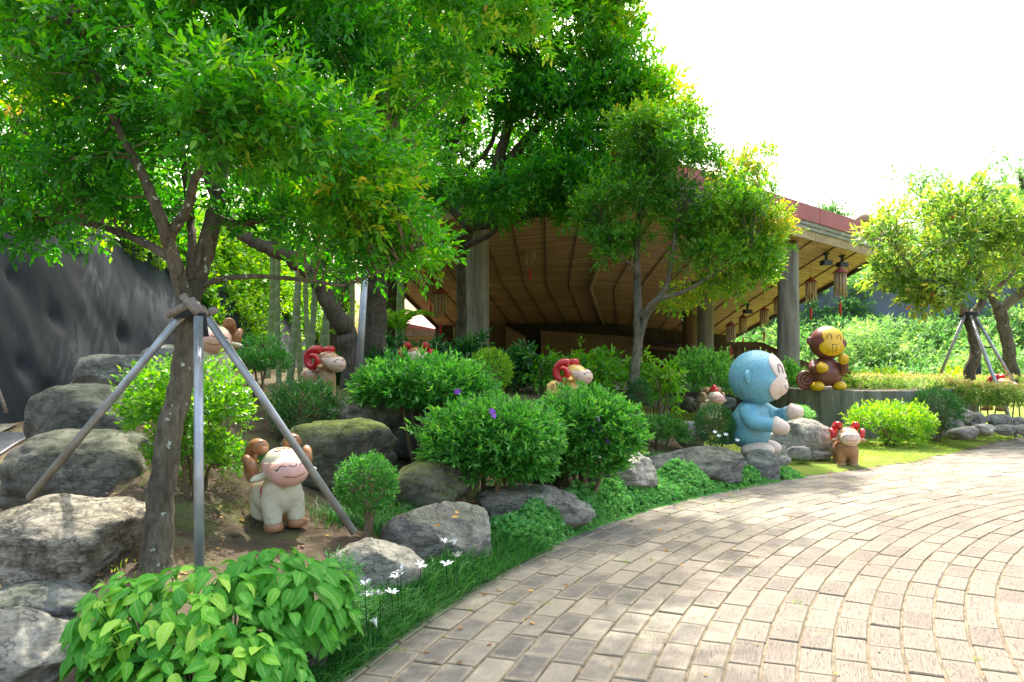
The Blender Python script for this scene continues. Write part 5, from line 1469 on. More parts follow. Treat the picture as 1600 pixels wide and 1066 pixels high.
shrub(766, 579, 11.2, .28, .26, .28, 'leaf_lime', 'yellow-green ball bush at the foot of the left column', 3, .028, .014, .06, 7, 1000, 108, tn=.6, upper=-1, shell=.75, rag=.03)
shrub(1097, 592, 17.0, .75, .5, .7, 'leaf_shrub', 'rounded bush behind the small cream sheep', 6, .08, .034, .14, 7, 1500, 109, tn=.65)
shrub(1228, 602, 17.6, .32, .42, .5, 'leaf_shrub', 'bush squeezed between the blue monkey and the cement planter', 5, .08, .034, .14, 7, 800, 110, tn=.6)
shrub(1117, 664, 10.9, .245, .245, .245, 'leaf_dark', 'dark clipped ball bush at the back of the blue monkey', 2, .02, .011, .05, 7, 1500, 111, tn=.5, upper=-1, shell=.8, rag=.025)
shrub(1392, 660, 14.2, .72, .36, .5, 'leaf_lime', 'sunlit yellow-green azalea in front of the cement planter', 8, .06, .026, .1, 7, 1500, 112, tn=.7, lobes=[(0, 0, .06, 1, 1, .7), (.3, 0, -.03, .6, .8, .7), (-.3, 0, 0, .6, .8, .6), (.2, 0, -.25, .5, .6, .5)])
shrub(1462, 645, 14.9, .43, .42, .4, 'leaf_dark', 'dark rounded bush right of the azalea', 5, .035, .016, .07, 7, 1900, 113, tn=.5, upper=-.8, shell=.7)
shrub(1250, 650, 13.4, .2, .14, .2, 'leaf_cover', 'small dome bush behind the hands of the blue monkey', 2, .03, .014, .05, 7, 500, 114, tn=.7)
shrub(1000, 620, 13.1, .16, .28, .16, 'leaf_dark', 'narrow dark bush behind the slender trunk', 2, .035, .018, .07, 7, 350, 115, tn=.4)
shrub(1030, 680, 11.6, .4, .2, .35, 'leaf_dark', 'low leafy clump on the lawn edge below the slender tree', 3, .06, .022, .1, 7, 600, 116, tn=.7, upper=-.4)
shrub(325, 720, 6.3, .24, .18, .22, 'leaf_lime', 'loose low sprig under the lime shrub', 3, .045, .026, .1, 6, 160, 117, tn=.35, upper=-.6)
shrub(528, 935, 4.3, .14, .2, .14, 'leaf_cover', 'small-leaved bush beside the large-leaved plant', 2, .018, .01, .06, 7, 500, 118, tn=.3)
# purple flowers sit on the two flowering shrubs
V_, F_ = [], []
fl = MB()
for k in range(5):
    a = k * 2 * math.pi / 5
    ca, sa = math.cos(a), math.sin(a)
    b = [(0, 0, 0), (.022 * ca - .014 * sa, .022 * sa + .014 * ca, .006), (.038 * ca, .038 * sa, .0), (.022 * ca + .014 * sa, .022 * sa - .014 * ca, .006)]
    fl.add(b, [(0, 1, 2, 3)])
PURP = mesh('purple_bloom', fl.V, fl.F)
for k, (px, py, Y, lab) in enumerate(((715, 612, 6.95, 'purple bloom near the flat-topped shrub'), (769, 643, 6.75, 'purple bloom high on the left flowering shrub'), (771, 649, 6.75, 'purple bloom just under the high one on the left shrub'),
                                      (935, 655, 7.5, 'topmost purple bloom on the right flowering shrub'), (925, 671, 7.5, 'lone purple bloom left of centre on the right shrub'), (938, 668, 7.48, 'small purple bloom in the middle of the right shrub'), (949, 690, 7.5, 'lowest purple bloom on the right flowering shrub'))):
    o = link('purple_flower', PURP, None, M['purple']); o.location = W(px, py, Y); o.rotation_euler = (R(65), 0, R(20 * k)); o.scale = (.9,) * 3
    tag(o, lab, 'flower', 'purple blooms')

# leggy hedge in front of the pavilion
g = 'leggy hedge plants before the pavilion'
rg = np.random.RandomState(30)
lg = [(800, 12.6, 545, .36, 'leftmost leggy hedge plant, with dark drooping leaves'), (842, 12.5, 548, .36, 'leggy hedge plant left of the yellow sheep'), (882, 12.8, 545, .38, 'leggy hedge plant right behind the yellow sheep'), (925, 12.9, 552, .36, 'leggy hedge plant right of the yellow sheep'),
      (962, 13.6, 552, .38, 'leggy hedge plant just left of the slender trunk'), (1012, 14.1, 548, .34, 'yellow-leaved leggy plant just right of the slender trunk'), (1038, 13.6, 558, .3, 'rightmost leggy plant with fanned bare stems'),
      (640, 13.2, 530, .5, 'dark-leaved plant behind the red-horned sheep'), (705, 13.6, 535, .5, 'dark-leaved plant left of the left column base'), (762, 13.0, 548, .4, 'dark-leaved plant right of the left column base'), (615, 12.4, 545, .4, 'dark-leaved plant beside the massive trunk'), (550, 12.9, 560, .4, 'dark-leaved plant behind the tan sheep')]
for k, (px, Y, py, rx, lab) in enumerate(lg):
    c = W(px, py + 22, Y); b = Vector((c.x, c.y, hg(c.x, c.y) - .03))
    o = empty('leggy_plant', b, 0, lab, 'plant', g)
    sk_ = []
    r2 = random.Random(200 + k)
    for j in range(7):
        x0 = r2.uniform(-.1, .1); top = Vector((r2.uniform(-rx, rx), r2.uniform(-.2, .2), c.z - b.z + r2.uniform(-.2, .12)))
        sp = smoothpath([Vector((x0, r2.uniform(-.06, .06), 0)), Vector((x0, 0, 0)).lerp(top, .5) + Vector((r2.uniform(-.05, .05), 0, .05)), top], 4)
        MB().add(*tube(sp, [.016, .012, .006], 6)).build('stem', M['twig'], o); sk_ += [q_ + b for q_ in sp[4:]]
    dark = k > 6 or k < 1
    lt_ = M['leaf_dark' if dark else 'leaf_lime']
    subs = [(np.array(sk_[i][:]) + rg.normal(0, .06, 3) + [0, 0, .05], np.array([.12, .12, .12]), (.35 if dark else .3 + .25 * (k in (5, 6))) + rg.normal(0, .15)) for i in rg.choice(len(sk_), 15 if not dark else 26)]
    foliage('leaves', o, lt_, subs, 3.0 if not dark else 5, rg, .12 if not dark else .14, .05, .12, 5, tvar=.15, droop=.35, org=b)

# hedges on the right
def hedge(pts, w, h, mat, lab, n, seed, ll=.05, z0=None, stems=14):
    rg = np.random.RandomState(seed)
    sp = smoothpath(pts, 6); o = empty('hedge', sp[0], 0, lab, 'hedge', 'clipped hedges on the right')
    P = []; D = []
    A = np.array([q_[:] for q_ in sp])
    idx = rg.uniform(0, len(A) - 1.001, n); i = idx.astype(int); fr = (idx - i)[:, None]
    c = A[i] * (1 - fr) + A[i + 1] * fr
    th = rg.uniform(-.35, math.pi + .35, n)
    d = np.stack([np.zeros(n), -np.cos(th), np.sin(th)], 1)
    ry, rz = w / 2, h / 2
    e = (np.abs(d[:, 1:]) ** 4).sum(1) ** -.25
    off = d * e[:, None] * [0, ry, rz] * rg.uniform(.75, 1.06, (n, 1)) * (1 + .07 * vnoise(c * 2.5, seed)[:, None])
    P = c + off + [0, 0, rz]
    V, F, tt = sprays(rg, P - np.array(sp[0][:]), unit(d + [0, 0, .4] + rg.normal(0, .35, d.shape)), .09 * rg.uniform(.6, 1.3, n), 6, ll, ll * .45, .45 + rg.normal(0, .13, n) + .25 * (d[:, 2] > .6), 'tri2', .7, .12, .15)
    f_ = link('foliage', fastmesh('foliage', V, F, attrs={'tint': tt}), o, M[mat]); f_['kind'] = 'stuff'
    for k in range(stems):
        q_ = sp[int(k * (len(sp) - 1) / max(1, stems - 1))] - sp[0]
        MB().add(*tube([q_ + Vector((0, 0, -.25)), q_ + Vector((rg.uniform(-.1, .1), 0, h * .6))], .015, 5)).build('stem', M['twig'], o)
zz = lambda px, Y, z: Vector(((px - 800) / FPX * Y, Y, z))
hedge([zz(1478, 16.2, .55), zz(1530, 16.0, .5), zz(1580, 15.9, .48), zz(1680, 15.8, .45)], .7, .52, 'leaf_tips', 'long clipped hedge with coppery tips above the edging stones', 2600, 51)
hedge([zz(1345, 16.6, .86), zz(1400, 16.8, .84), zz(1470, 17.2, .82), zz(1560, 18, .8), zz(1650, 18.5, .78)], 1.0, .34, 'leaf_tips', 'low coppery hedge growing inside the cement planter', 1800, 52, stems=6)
for k, (px, Y, py, r_, lab) in enumerate(((1385, 19, 600, .35, 'lime shrub tip right of the brown monkey'), (1490, 20, 600, .4, 'lime shrub tip left of the propped tree'), (1345, 19, 603, .25, 'lime sprig beside the foot of the brown monkey'))):
    shrub(px, py, Y, r_, r_ * .7, r_, 'leaf_lime', lab, 2, .12, .05, .15, 6, 160, 130 + k, tn=.85, zb=.8, grp='lime shrubs behind the planter')

# ================================================================== palms behind the left garden
g = 'areca palms behind the tan sheep'
FR = None
def frond_mesh(seed):
    rg = random.Random(seed); mb = MB(); L = 1.5
    P = [Vector((0, 0, 0)) + Vector((L * t_ * .85, 0, L * (.75 * t_ - .85 * t_ * t_))) for t_ in np.linspace(0, 1, 12)]
    V, F = tube(P, [.018, .004], 4)
    VV = list(V); FF = list(F)
    for i in range(26):
        t_ = .12 + .86 * i / 25; x = t_ * 11; a = P[int(min(x, 10))].lerp(P[int(min(x, 10)) + 1], x - int(min(x, 10)))
        for s in (-1, 1):
            l = .5 * math.sin(math.pi * (.12 + .8 * t_)) + .06
            d = Vector((.55, s * .8, .28 + rg.uniform(-.12, .1))).normalized(); e = a + d * l + Vector((0, 0, -.12 * l / .5))
            w = Vector((.6, -s * .3, 0)).normalized() * .018; m = a.lerp(e, .45) + Vector((0, 0, .05))
            b = len(VV); VV += [a, m + w, e, m - w]; FF += [(b, b + 1, b + 2), (b, b + 2, b + 3)]
    me = mesh('frond', VV, FF, False)
    at = me.attributes.new('tint', 'FLOAT', 'POINT'); at.data.foreach_set('value', [rg.uniform(.35, .85) for _ in VV])
    me.materials.append(M['leaf_lime']); return me
FR = [frond_mesh(k) for k in range(3)]
palms = [((418, 15.2, 425, 12, 'leftmost pale palm stem, nearest the fabric wall')), (436, 14.0, 440, 11, 'second palm stem from the fabric wall'), (452, 13.0, 470, 14, 'leaning dark green palm stem left of the tan sheep head'), (470, 14.6, 468, 11, 'straight palm stem right above the tan sheep horn'),
         (482, 13.4, 492, 12, 'leaning palm stem rising behind the tan sheep'), (484, 15.5, 478, 10, 'thin far palm stem behind the tan sheep'), (496, 14.4, 520, 12, 'palm stem left of the bent dark trunk foot'), (512, 13.8, 516, 12, 'palm stem crossing behind the bent dark trunk'), (548, 16.0, 545, 11, 'palm stem between the two dark trunks'),
         (604, 17.0, 600, 11, 'palm stem just right of the massive trunk'), (618, 17.6, 622, 9, 'thin palm stem left of the ceiling edge'), (632, 18.5, 630, 11, 'palm stem nearest the bamboo ceiling edge')]
for k, (pb, Y, pt, wpx, lab) in enumerate(palms):
    b = Vector(((pb - 800) / FPX * Y, Y, hg((pb - 800) / FPX * Y, Y) - .05)); tpt = W(pt, 330 - (k % 3) * 25, Y)
    o = empty('areca_palm', b, 0, lab, 'palm', g)
    rr_ = wpx / FPX * Y / 2 * .8
    sp = smoothpath([b, b.lerp(tpt, .5) + Vector((.05 * (-1) ** k, 0, 0)), tpt], 14)
    mb = MB().add(*tube([q_ - b for q_ in sp], [rr_ * (1.12 if i % 4 == 0 else 1.0) * (1 - .25 * i / len(sp)) for i in range(len(sp))], 10)); mb.build('stem', M['palm_stem'], o)
    for j in range(6 if k % 2 else 4):
        f_ = link('frond', FR[(j + k) % 3], o); f_.location = tpt - b; f_.rotation_euler = (0, R(-10 - 12 * (j % 3)), j * 1.1 + k); f_.scale = (.8 + .12 * (j % 3),) * 3
# a low arching frond by the ceiling edge
fp = empty('young_palm', (0, 0, 0), 0, 'young arching palm before the red shed roof', 'palm'); b = W(622, 560, 17.5); b.z = hg(b.x, b.y); fp.location = b
for j in range(5):
    f_ = link('frond', FR[j % 3], fp); f_.location = (0, 0, .9); f_.rotation_euler = (0, R(-35), j * 1.3 + .2); f_.scale = (.7,) * 3
MB().add(*tube([(0, 0, 0), (0, 0, .95)], .04, 8)).build('stem', M['palm_stem'], fp)

# ================================================================== background greenery
def tree_bg(px, py, Y, rx, rz, ry, mat, lab, n, ll, seed, tn=.5, zb=None, grp='trees beyond the garden', size=.5):
    rg = np.random.RandomState(seed); c = W(px, py, Y)
    zb = c.z - rz - 2 if zb is None else zb
    o = empty('tree', (c.x, c.y, zb), 0, lab, 'tree', grp)
    sk_ = limb(o, [(c.x, c.y, zb), (c.x + .1 * rx, c.y, (zb + c.z) / 2), (c.x - .1 * rx, c.y, c.z + .5 * rz)], [.12 * rx, .09 * rx, .03 * rx], M['bark_dark'], 'trunk', 8, 5)
    subs = subclumps(rg, [(tuple(c), (rx, ry, rz), tn)], size, 1.6, .6, .4)
    foliage('crown', o, M[mat], subs, n, rg, ll, ll * .45, ll * 2.2, 6, 'tri2', shell=.3)
    twigs(rg, sk_, [s[0] for s in subs][::2], .025, .008, o, M['bark_dark'], 3)
tree_bg(160, 80, 15.6, 2.0, 2.7, 1.0, 'leaf_lime', 'dense backlit tree on the bank above the fabric wall at far left', 34, .15, 301, .3, 4.7)
tree_bg(20, 110, 14.5, 1.8, 2.2, 1.2, 'leaf_lime', 'leafy tree on the bank in the upper left corner', 26, .15, 313, .3, 4.6)
tree_bg(110, 235, 14.5, 1.9, 1.2, 1.6, 'leaf_lime', 'bushy tree hanging over the crest of the fabric wall', 20, .13, 312, .25, 4.4)
tree_bg(150, 200, 18, 1.7, 2.2, 2.0, 'leaf_lime', 'backlit tree on the bank behind the leaning foreground tree', 16, .15, 302, .35, 3.8)
tree_bg(430, 290, 33, 3.6, 3.4, 2.0, 'leaf_lime', 'backlit tree behind the palm stems', 16, .2, 303, .4, .8, size=.6)
tree_bg(520, 250, 25, 3.2, 3.4, 2.0, 'leaf_shrub', 'tall tree far behind the bent dark trunk', 16, .2, 304, .6, 1.5, size=.7)
tree_bg(600, 120, 26, 4.0, 4.0, 2.5, 'leaf_lime', 'tall tree far behind the massive trunk', 14, .22, 305, .4, 1.5, size=.8)
tree_bg(200, 40, 20, 2.3, 3.4, 2.5, 'leaf_shrub', 'high tree on the bank top above the leaning tree', 14, .18, 306, .55, 4.5, size=.7)
tree_bg(520, 450, 24, 1.6, 1.3, 1.2, 'leaf_lime', 'low lit tree seen between palm stems', 16, .14, 307, .6, .9, size=.5)
tree_bg(1302, 338, 62, 1.6, 1.1, 1.2, 'leaf_dark', 'dark far tree poking above the red roof edge', 20, .3, 308, .6, 6.0, size=.7)
tree_bg(1445, 320, 60, 3.2, 2.6, 2, 'leaf_hill', 'far hilltop tree above the propped right tree', 14, .35, 309, .4, 7.0, size=.9)
tree_bg(1600, 290, 60, 3.4, 2.6, 2, 'leaf_hill', 'far hilltop tree at the right picture edge', 14, .35, 310, .4, 7.0, size=.9)
tree_bg(1540, 350, 58, 4.0, 3.0, 2, 'leaf_hill', 'broad far hilltop tree behind the right trees', 14, .35, 311, .5, 7.0, size=.9)
for k, (px, py, Y, r_, lab) in enumerate(((1388, 545, 38, 1.5, 'pale green tree on the hillside right of the brown monkey'), (1428, 530, 40, 1.1, 'round pale tree before the dark terrace wall'), (1340, 550, 37, 1.4, 'pale tree right behind the brown monkey head'), (1595, 520, 40, 1.8, 'pale tree on the hillside at the right edge'), (1545, 580, 33, 1.5, 'low pale tree between the two right trunks'))):
    tree_bg(px, py, Y, r_, r_ * .75, r_, 'leaf_hill', lab, 16, .22, 320 + k, .7, hg((px - 800) / FPX * Y, Y), 'pale trees on the hillside', .45)
# creepers over the fabric wall and its crest
rg = np.random.RandomState(41)
subs = []
for k in range(520):
    y = rg.uniform(6, 30); 
    x, z = wallpt(y, 1.0)
    subs.append((np.array([x + rg.uniform(-1.6, -.15 if y < 21 else .25), y, z + rg.uniform(.1 if y < 21 else -.25, .9)]), np.array([.3, .3, .28]), .45 + rg.normal(0, .18)))
for k in range(46):                       # hanging tongues
    y = rg.uniform(17, 29); L = rg.uniform(.4, 1.9) * (1.4 if y > 19 else .8)
    for j in range(int(L / .17)):
        x, z = wallpt(y, 1 - j * .17 / 3.3)
        subs.append((np.array([x + .12, y + rg.normal(0, .1), z]), np.array([.14, .2, .16]), .6 + rg.normal(0, .15)))
for k in range(330):                      # dense curtain at the far end
    y = rg.uniform(21.5, 30); t_ = rg.uniform(.15, 1)
    if t_ < np.interp(y, [21, 24, 30], [.95, .65, .2]): continue
    x, z = wallpt(y, t_)
    subs.append((np.array([x + .15, y, z]), np.array([.2, .28, .25]), .6 + rg.normal(0, .18)))
o = foliage('creeper', None, M['leaf_lime'], subs, 11, rg, .12, .075, .16, 5, 'tri2', shell=.2, org=(0, 0, 0))
tag(o, 'sunlit creepers spilling over the top of the fabric wall', 'creeper', kind='stuff')
# hillside vegetation
rg = np.random.RandomState(43)
subs = []
nxh, nph = HILLV.shape[:2]
for k in range(5200):
    i = rg.randint(0, 40); j = rg.choice(len(prof) - 1, p=np.array([1.5, 2.5, 4.5, 2.5, 3.0, 3, 2, 1.5, 2, 1.5, 0, 0]) / 24.0)
    a, b = rg.uniform(), rg.uniform()
    p_ = (HILLV[i, j] * (1 - a) + HILLV[i + 1, j] * a) * (1 - b) + (HILLV[i, j + 1] * (1 - a) + HILLV[i + 1, j + 1] * a) * b
    if p_[0] > 19 and j in (4, 7) and vnoise(p_[None] * [.45, .2, .5], 4)[0] < .2: continue
    if p_[0] > 19 and j == 3 and rg.uniform() < .75: continue
    s = rg.uniform(.25, .6)
    subs.append((p_ + [0, -.15, s * .4], np.array([s, s, s * .7]), .45 + .25 * vnoise(p_[None] * .3, 8)[0] + rg.normal(0, .1)))
o = foliage('hillside_creepers', None, M['leaf_hill'], subs, 5, rg, .24, .13, .35, 5, 'tri2', shell=.3, org=(0, 0, 0))
tag(o, 'dense green creepers and scrub clothing the terraced hillside', 'scrub', kind='stuff')

# ================================================================== ground layer
def blades(name, P, H, rg, wd, lean, mat, lab, cat, tn=.5, tv=.2, seg=3, dirs=None):
    n = len(P); a = rg.uniform(0, 6.28, n)
    d = np.stack([np.cos(a), np.sin(a), np.zeros(n)], 1) if dirs is None else dirs
    s = np.stack([-d[:, 1], d[:, 0], np.zeros(n)], 1)
    ln = (lean * rg.uniform(.3, 1.2, n))[:, None]; H = H[:, None]
    rows = []
    for k in range(seg):
        t_ = k / seg; c = P + d * H * ln * t_ ** 1.8 + np.array([0, 0, 1.]) * H * (t_ - .45 * ln * t_ ** 2.4); w = wd * (1 - t_ ** 1.5)
        rows += [c - s * w / 2, c + s * w / 2]
    rows.append(P + d * H * ln + np.array([0, 0, 1.]) * H * (1 - .45 * ln))
    V = np.stack(rows, 1); k = V.shape[1]
    F = []
    for j in range(seg - 1): F += [[2 * j, 2 * j + 1, 2 * j + 3], [2 * j, 2 * j + 3, 2 * j + 2]]
    F.append([2 * seg - 2, 2 * seg - 1, 2 * seg])
    FF = (np.array(F)[None] + (np.arange(n) * k)[:, None, None]).reshape(-1, 3)
    tt = np.repeat(np.clip(tn + rg.normal(0, tv, n), 0, 1), k)
    o = link(name, fastmesh(name, V.reshape(-1, 3), FF, attrs={'tint': tt}), None, M[mat])
    return tag(o, lab, cat, kind='stuff')
rg = np.random.RandomState(61)
def band(n, phi0, phi1, d0, d1):
    ph = np.radians(rg.uniform(phi0, phi1, n)); d = rg.uniform(d0, d1, n)
    x = CX + (RO + d) * np.sin(ph); y = CY + (RO + d) * np.cos(ph)
    return np.stack([x, y, hgt(x, y)], 1), d, ph
# lawn blades
n = 90000
x = rg.uniform(2.3, 12.5, n); y = rg.uniform(9.3, 20, n); P = np.stack([x, y, hgt(x, y)], 1)
keep = lawn_mask(x, y) & (vnoise(P * [1.2, 1.2, 0], 4) > -.45 + rg.uniform(-.25, .25, n)); P = P[keep]
blades('lawn_grass', P, rg.uniform(.02, .055, len(P)), rg, .006, .9, 'grass', 'short sunlit grass of the lawn', 'grass', .45, .22, 2)
# weeds and thin grass on the bank
n = 16000
x = rg.uniform(-4.5, 2.5, n); y = rg.uniform(4.5, 13, n); P = np.stack([x, y, hgt(x, y)], 1)
d = np.hypot(x - CX, y - CY) - RO
P = P[(d > .9) & (vnoise(P * [1.5, 1.5, 0], 9) > .12)]
blades('bank_grass', P, rg.uniform(.03, .1, len(P)), rg, .006, .9, 'grass', 'thin grass and weeds on the shaded bank', 'grass', .25, .15, 2)
# mondo grass along the path edge and tufts between the boulders
P, d, ph = band(9000, -80, -60, -.17, .24)
P[:, 2] += .0
drop = unit(np.stack([CX - P[:, 0], CY - P[:, 1], np.zeros(len(P))], 1)) 
a = rg.normal(0, 1.0, len(P)); dr = np.stack([drop[:, 0] * np.cos(a) - drop[:, 1] * np.sin(a), drop[:, 0] * np.sin(a) + drop[:, 1] * np.cos(a), np.zeros(len(P))], 1)
blades('mondo_grass', P, rg.uniform(.13, .25, len(P)), rg, .011, .95, 'mondo', 'dark drooping grass border along the path below the lilies', 'grass', .38, .28, 4, dr)
tf = []
for (px, Y, r_, m_) in ((630, 6.6, .35, 700), (700, 6.75, .3, 500), (820, 7.7, .45, 900), (900, 8.1, .3, 500), (545, 6.35, .3, 500), (600, 6.3, .25, 400), (1080, 10.4, .3, 600), (1140, 10.4, .3, 900), (1035, 10.8, .25, 500), (395, 7.2, .25, 250), (340, 6.9, .3, 250), (860, 7.8, .3, 500)):
    cx_, cy_ = (px - 800) / FPX * Y, Y
    q_ = rg.normal(0, r_ * .5, (m_, 2)); tf.append(np.stack([cx_ + q_[:, 0], cy_ + q_[:, 1] * .6, hgt(cx_ + q_[:, 0], cy_ + q_[:, 1] * .6)], 1))
P = np.concatenate(tf)
blades('grass_tufts', P, rg.uniform(.1, .24, len(P)), rg, .006, 1.0, 'mondo', 'dark grass tufts between the boulders', 'grass', .35, .2, 3)
# weeds in the paving joints
tw = []
for k in range(46):
    ph_ = math.radians(rg.uniform(-76, -30)); dd_ = -rg.exponential(.8) - .1
    cx_, cy_ = CX + (RO + dd_) * math.sin(ph_), CY + (RO + dd_) * math.cos(ph_); m_ = rg.randint(8, 26)
    q_ = rg.normal(0, .022, (m_, 2)); tw.append(np.stack([cx_ + q_[:, 0], cy_ + q_[:, 1], np.full(m_, -.008)], 1))
P = np.concatenate(tw)
blades('joint_weeds', P, rg.uniform(.015, .05, len(P)), rg, .004, .9, 'grass', 'tiny weeds sprouting from the paving joints', 'weeds', .3, .2, 2)
# ground cover along the path
def cover(name, phi0, phi1, d1, h, n, lab, seed):
    rg2 = np.random.RandomState(seed)
    ph = np.radians(rg2.uniform(phi0, phi1, n)); d = rg2.uniform(-.12, d1, n)
    x = CX + (RO + d) * np.sin(ph); y = CY + (RO + d) * np.cos(ph)
    e = np.clip(1 - np.abs(d - d1 * .45) / (d1 * .62), 0, 1) ** .5
    en = np.minimum(1, np.minimum(np.degrees(ph) - phi0, phi1 - np.degrees(ph)) / 1.5 + .2)
    top = h * e * en * (1 + .45 * vnoise(np.stack([x * 3.2, y * 3.2, x * 0], 1), seed))
    z = hgt(x, y) + top * rg2.uniform(.25, 1, n) ** .5 + .01
    P = np.stack([x, y, z], 1)
    D = unit(np.stack([rg2.normal(0, .5, n) + .35 * (CX - x) / RO, rg2.normal(0, .5, n) + .35 * (CY - y) / RO, np.ones(n)], 1))
    V, F, tt = sprays(rg2, P, D, np.full(n, .02), 6, .042, .034, .55 + rg2.normal(0, .15, n), 'quad', .9, .12, .1, 1.3)
    o = link(name, fastmesh(name, V, F, attrs={'tint': tt}), None, M['leaf_cover'])
    tag(o, lab, 'ground cover', kind='stuff')
cover('ground_cover', -61.5, -43, .38, .27, 6500, 'soft green ground cover spilling over the path edge', 70)
cover('ground_cover', -43.2, -37.2, .34, .17, 1500, 'lower green ground cover below the long dark slab rock', 71)
cover('ground_cover', -36.4, -34.6, .35, .12, 350, 'small green tuft of ground cover at the lawn corner', 72)

# white lilies
g = 'white star lilies in the grass border'
pet = mesh('petal', [(0, 0, 0), (.006, .014, .006), (.0065, .026, .01), (0, .04, .009), (-.0065, .026, .01), (-.006, .014, .006), (0, .014, .0025), (0, .026, .0065)],
           [(0, 1, 6), (1, 2, 7, 6), (2, 3, 7), (0, 6, 5), (6, 7, 4, 5), (7, 3, 4)])
lil = [(571, 915, 'topmost lily of the left lily cluster'), (558, 940, 'leftmost of the white lilies in the grass border'), (577, 932, 'lily in the centre of the left cluster'), (593, 930, 'widest open lily of the left cluster'), (612, 928, 'lily on the right side of the left cluster'), (626, 895, 'upper lily of the pair before the pale boulder'), (621, 903, 'lower lily of the pair before the pale boulder'), (657, 885, 'single lily between the two boulders'), (698, 884, 'single lily before the grey boulder'),
       (697, 849, 'topmost white lily, highest on the grey boulder'), (709, 853, 'half-closed lily beside the topmost one'), (714, 870, 'small lily right above the single one'), (571, 997, 'lowest white lily, near the large leaves'), (589, 981, 'half-closed lily right above the lowest one')]
for k, (px, py, lab) in enumerate(lil):
    dd_ = -.17 + .12 * ((k * 7) % 5) / 4; ys_ = np.linspace(3, 8, 800); xs_ = (px - 800) / FPX * ys_
    Y = float(ys_[np.argmin(np.abs(np.hypot(xs_ - CX, ys_ - CY) - RO - dd_))])
    p = W(px, py, Y); r2 = random.Random(k)
    zb = hg(p.x, p.y)
    o = empty('white_lily', (p.x, p.y, zb), 0, lab, 'flower', g)
    h = p.z - zb
    MB().add(*tube(smoothpath([(r2.uniform(-.04, .04), .06, 0), (0, .03, h * .6), (0, 0, h - .005)], 4), .0025, 5)).build('stem', M['mondo'], o)
    rot = Matrix.Translation((0, 0, h)) @ Matrix.Rotation(r2.uniform(0, 6.28), 4, 'Z') @ Matrix.Rotation(r2.uniform(.1, .6), 4, 'X')
    sc_ = r2.uniform(1.2, 1.55); half = 'half-closed' in lab
    for j in range(6):
        f_ = link('petal', pet, o, M['petal'])
        f_.matrix_basis = rot @ Matrix.Rotation(j * math.pi / 3, 4, 'Z') @ Matrix.Rotation(R(55 if half else r2.uniform(2, 22)), 4, 'X') @ Matrix.Scale(sc_, 4)
    V, F = ico(1)
    MB().add([tuple(rot @ (Vector(v) * .004 + Vector((0, 0, .009)))) for v in V], [tuple(q_) for q_ in F]).build('anther', M['anther'], o)
# a few lilies beside the blue monkey
for k, (px, py, lab) in enumerate(((1117, 676, 'white lily in front of the dark ball bush'), (1123, 682, 'white lily low on the dark ball bush'), (1134, 680, 'white lily right of the dark ball bush'), (1152, 689, 'white lily by the foot of the blue monkey'))):
    p = W(px, py, 10.55); zb = hg(p.x, p.y)
    o = empty('white_lily', (p.x, p.y, zb), 0, lab, 'flower', 'white lilies by the blue monkey')
    MB().add(*tube([(0, .03, 0), (0, 0, p.z - zb)], .003, 4)).build('stem', M['mondo'], o)
    for j in range(6):
        f_ = link('petal', pet, o, M['petal']); f_.matrix_basis = Matrix.Translation((0, 0, p.z - zb)) @ Matrix.Rotation(.6, 4, 'X') @ Matrix.Rotation(j * math.pi / 3, 4, 'Z') @ Matrix.Rotation(.2, 4, 'X') @ Matrix.Scale(1.0, 4)

# ------------------------------------------------------------------ large-leaved plant in the foreground
t = NT('big_leaf'); uv = t.n('ShaderNodeUVMap').outputs[0]; su = t.n('ShaderNodeSeparateXYZ'); t.l(uv, su.inputs[0])
rnd = t.n('ShaderNodeObjectInfo').outputs['Random']
au = t.math('ABSOLUTE', su.outputs[0])
mid = t.ramp(au, [(.03, (1, 1, 1)), (.12, (0, 0, 0))])
vv = t.math('FRACT', t.math('MULTIPLY', t.math('SUBTRACT', su.outputs[1], t.math('MULTIPLY', au, .42)), 8.0))
vein = t.ramp(vv, [(0, (1, 1, 1)), (.16, (0, 0, 0)), (.86, (0, 0, 0)), (1, (1, 1, 1))])
base_ = t.ramp(rnd, [(0, (.03, .22, .015)), (.35, (.08, .36, .02)), (.75, (.18, .49, .03)), (1, (.36, .6, .06))])
vf = t.math('MULTIPLY', t.math('MAXIMUM', mid, t.math('MULTIPLY', vein, .45)), t.math('ADD', .3, t.math('MULTIPLY', rnd, .6)))
col = t.mix(vf, base_, (.5, .62, .2))
t.fin(col, .5, t.bump(vein, .4, .004), .3)
tr = t.n('ShaderNodeBsdfTranslucent'); hs = t.n('ShaderNodeHueSaturation', i_Hue=.485, i_Value=1.6); t.l(col, hs.inputs['Color']); t.l(hs.outputs[0], tr.inputs[0])
mx = t.n('ShaderNodeMixShader'); mx.inputs[0].default_value = .35; t.l(t.b.outputs[0], mx.inputs[1]); t.l(tr.outputs[0], mx.inputs[2]); t.l(mx.outputs[0], t.out.inputs[0])
M['big_leaf'] = t.m
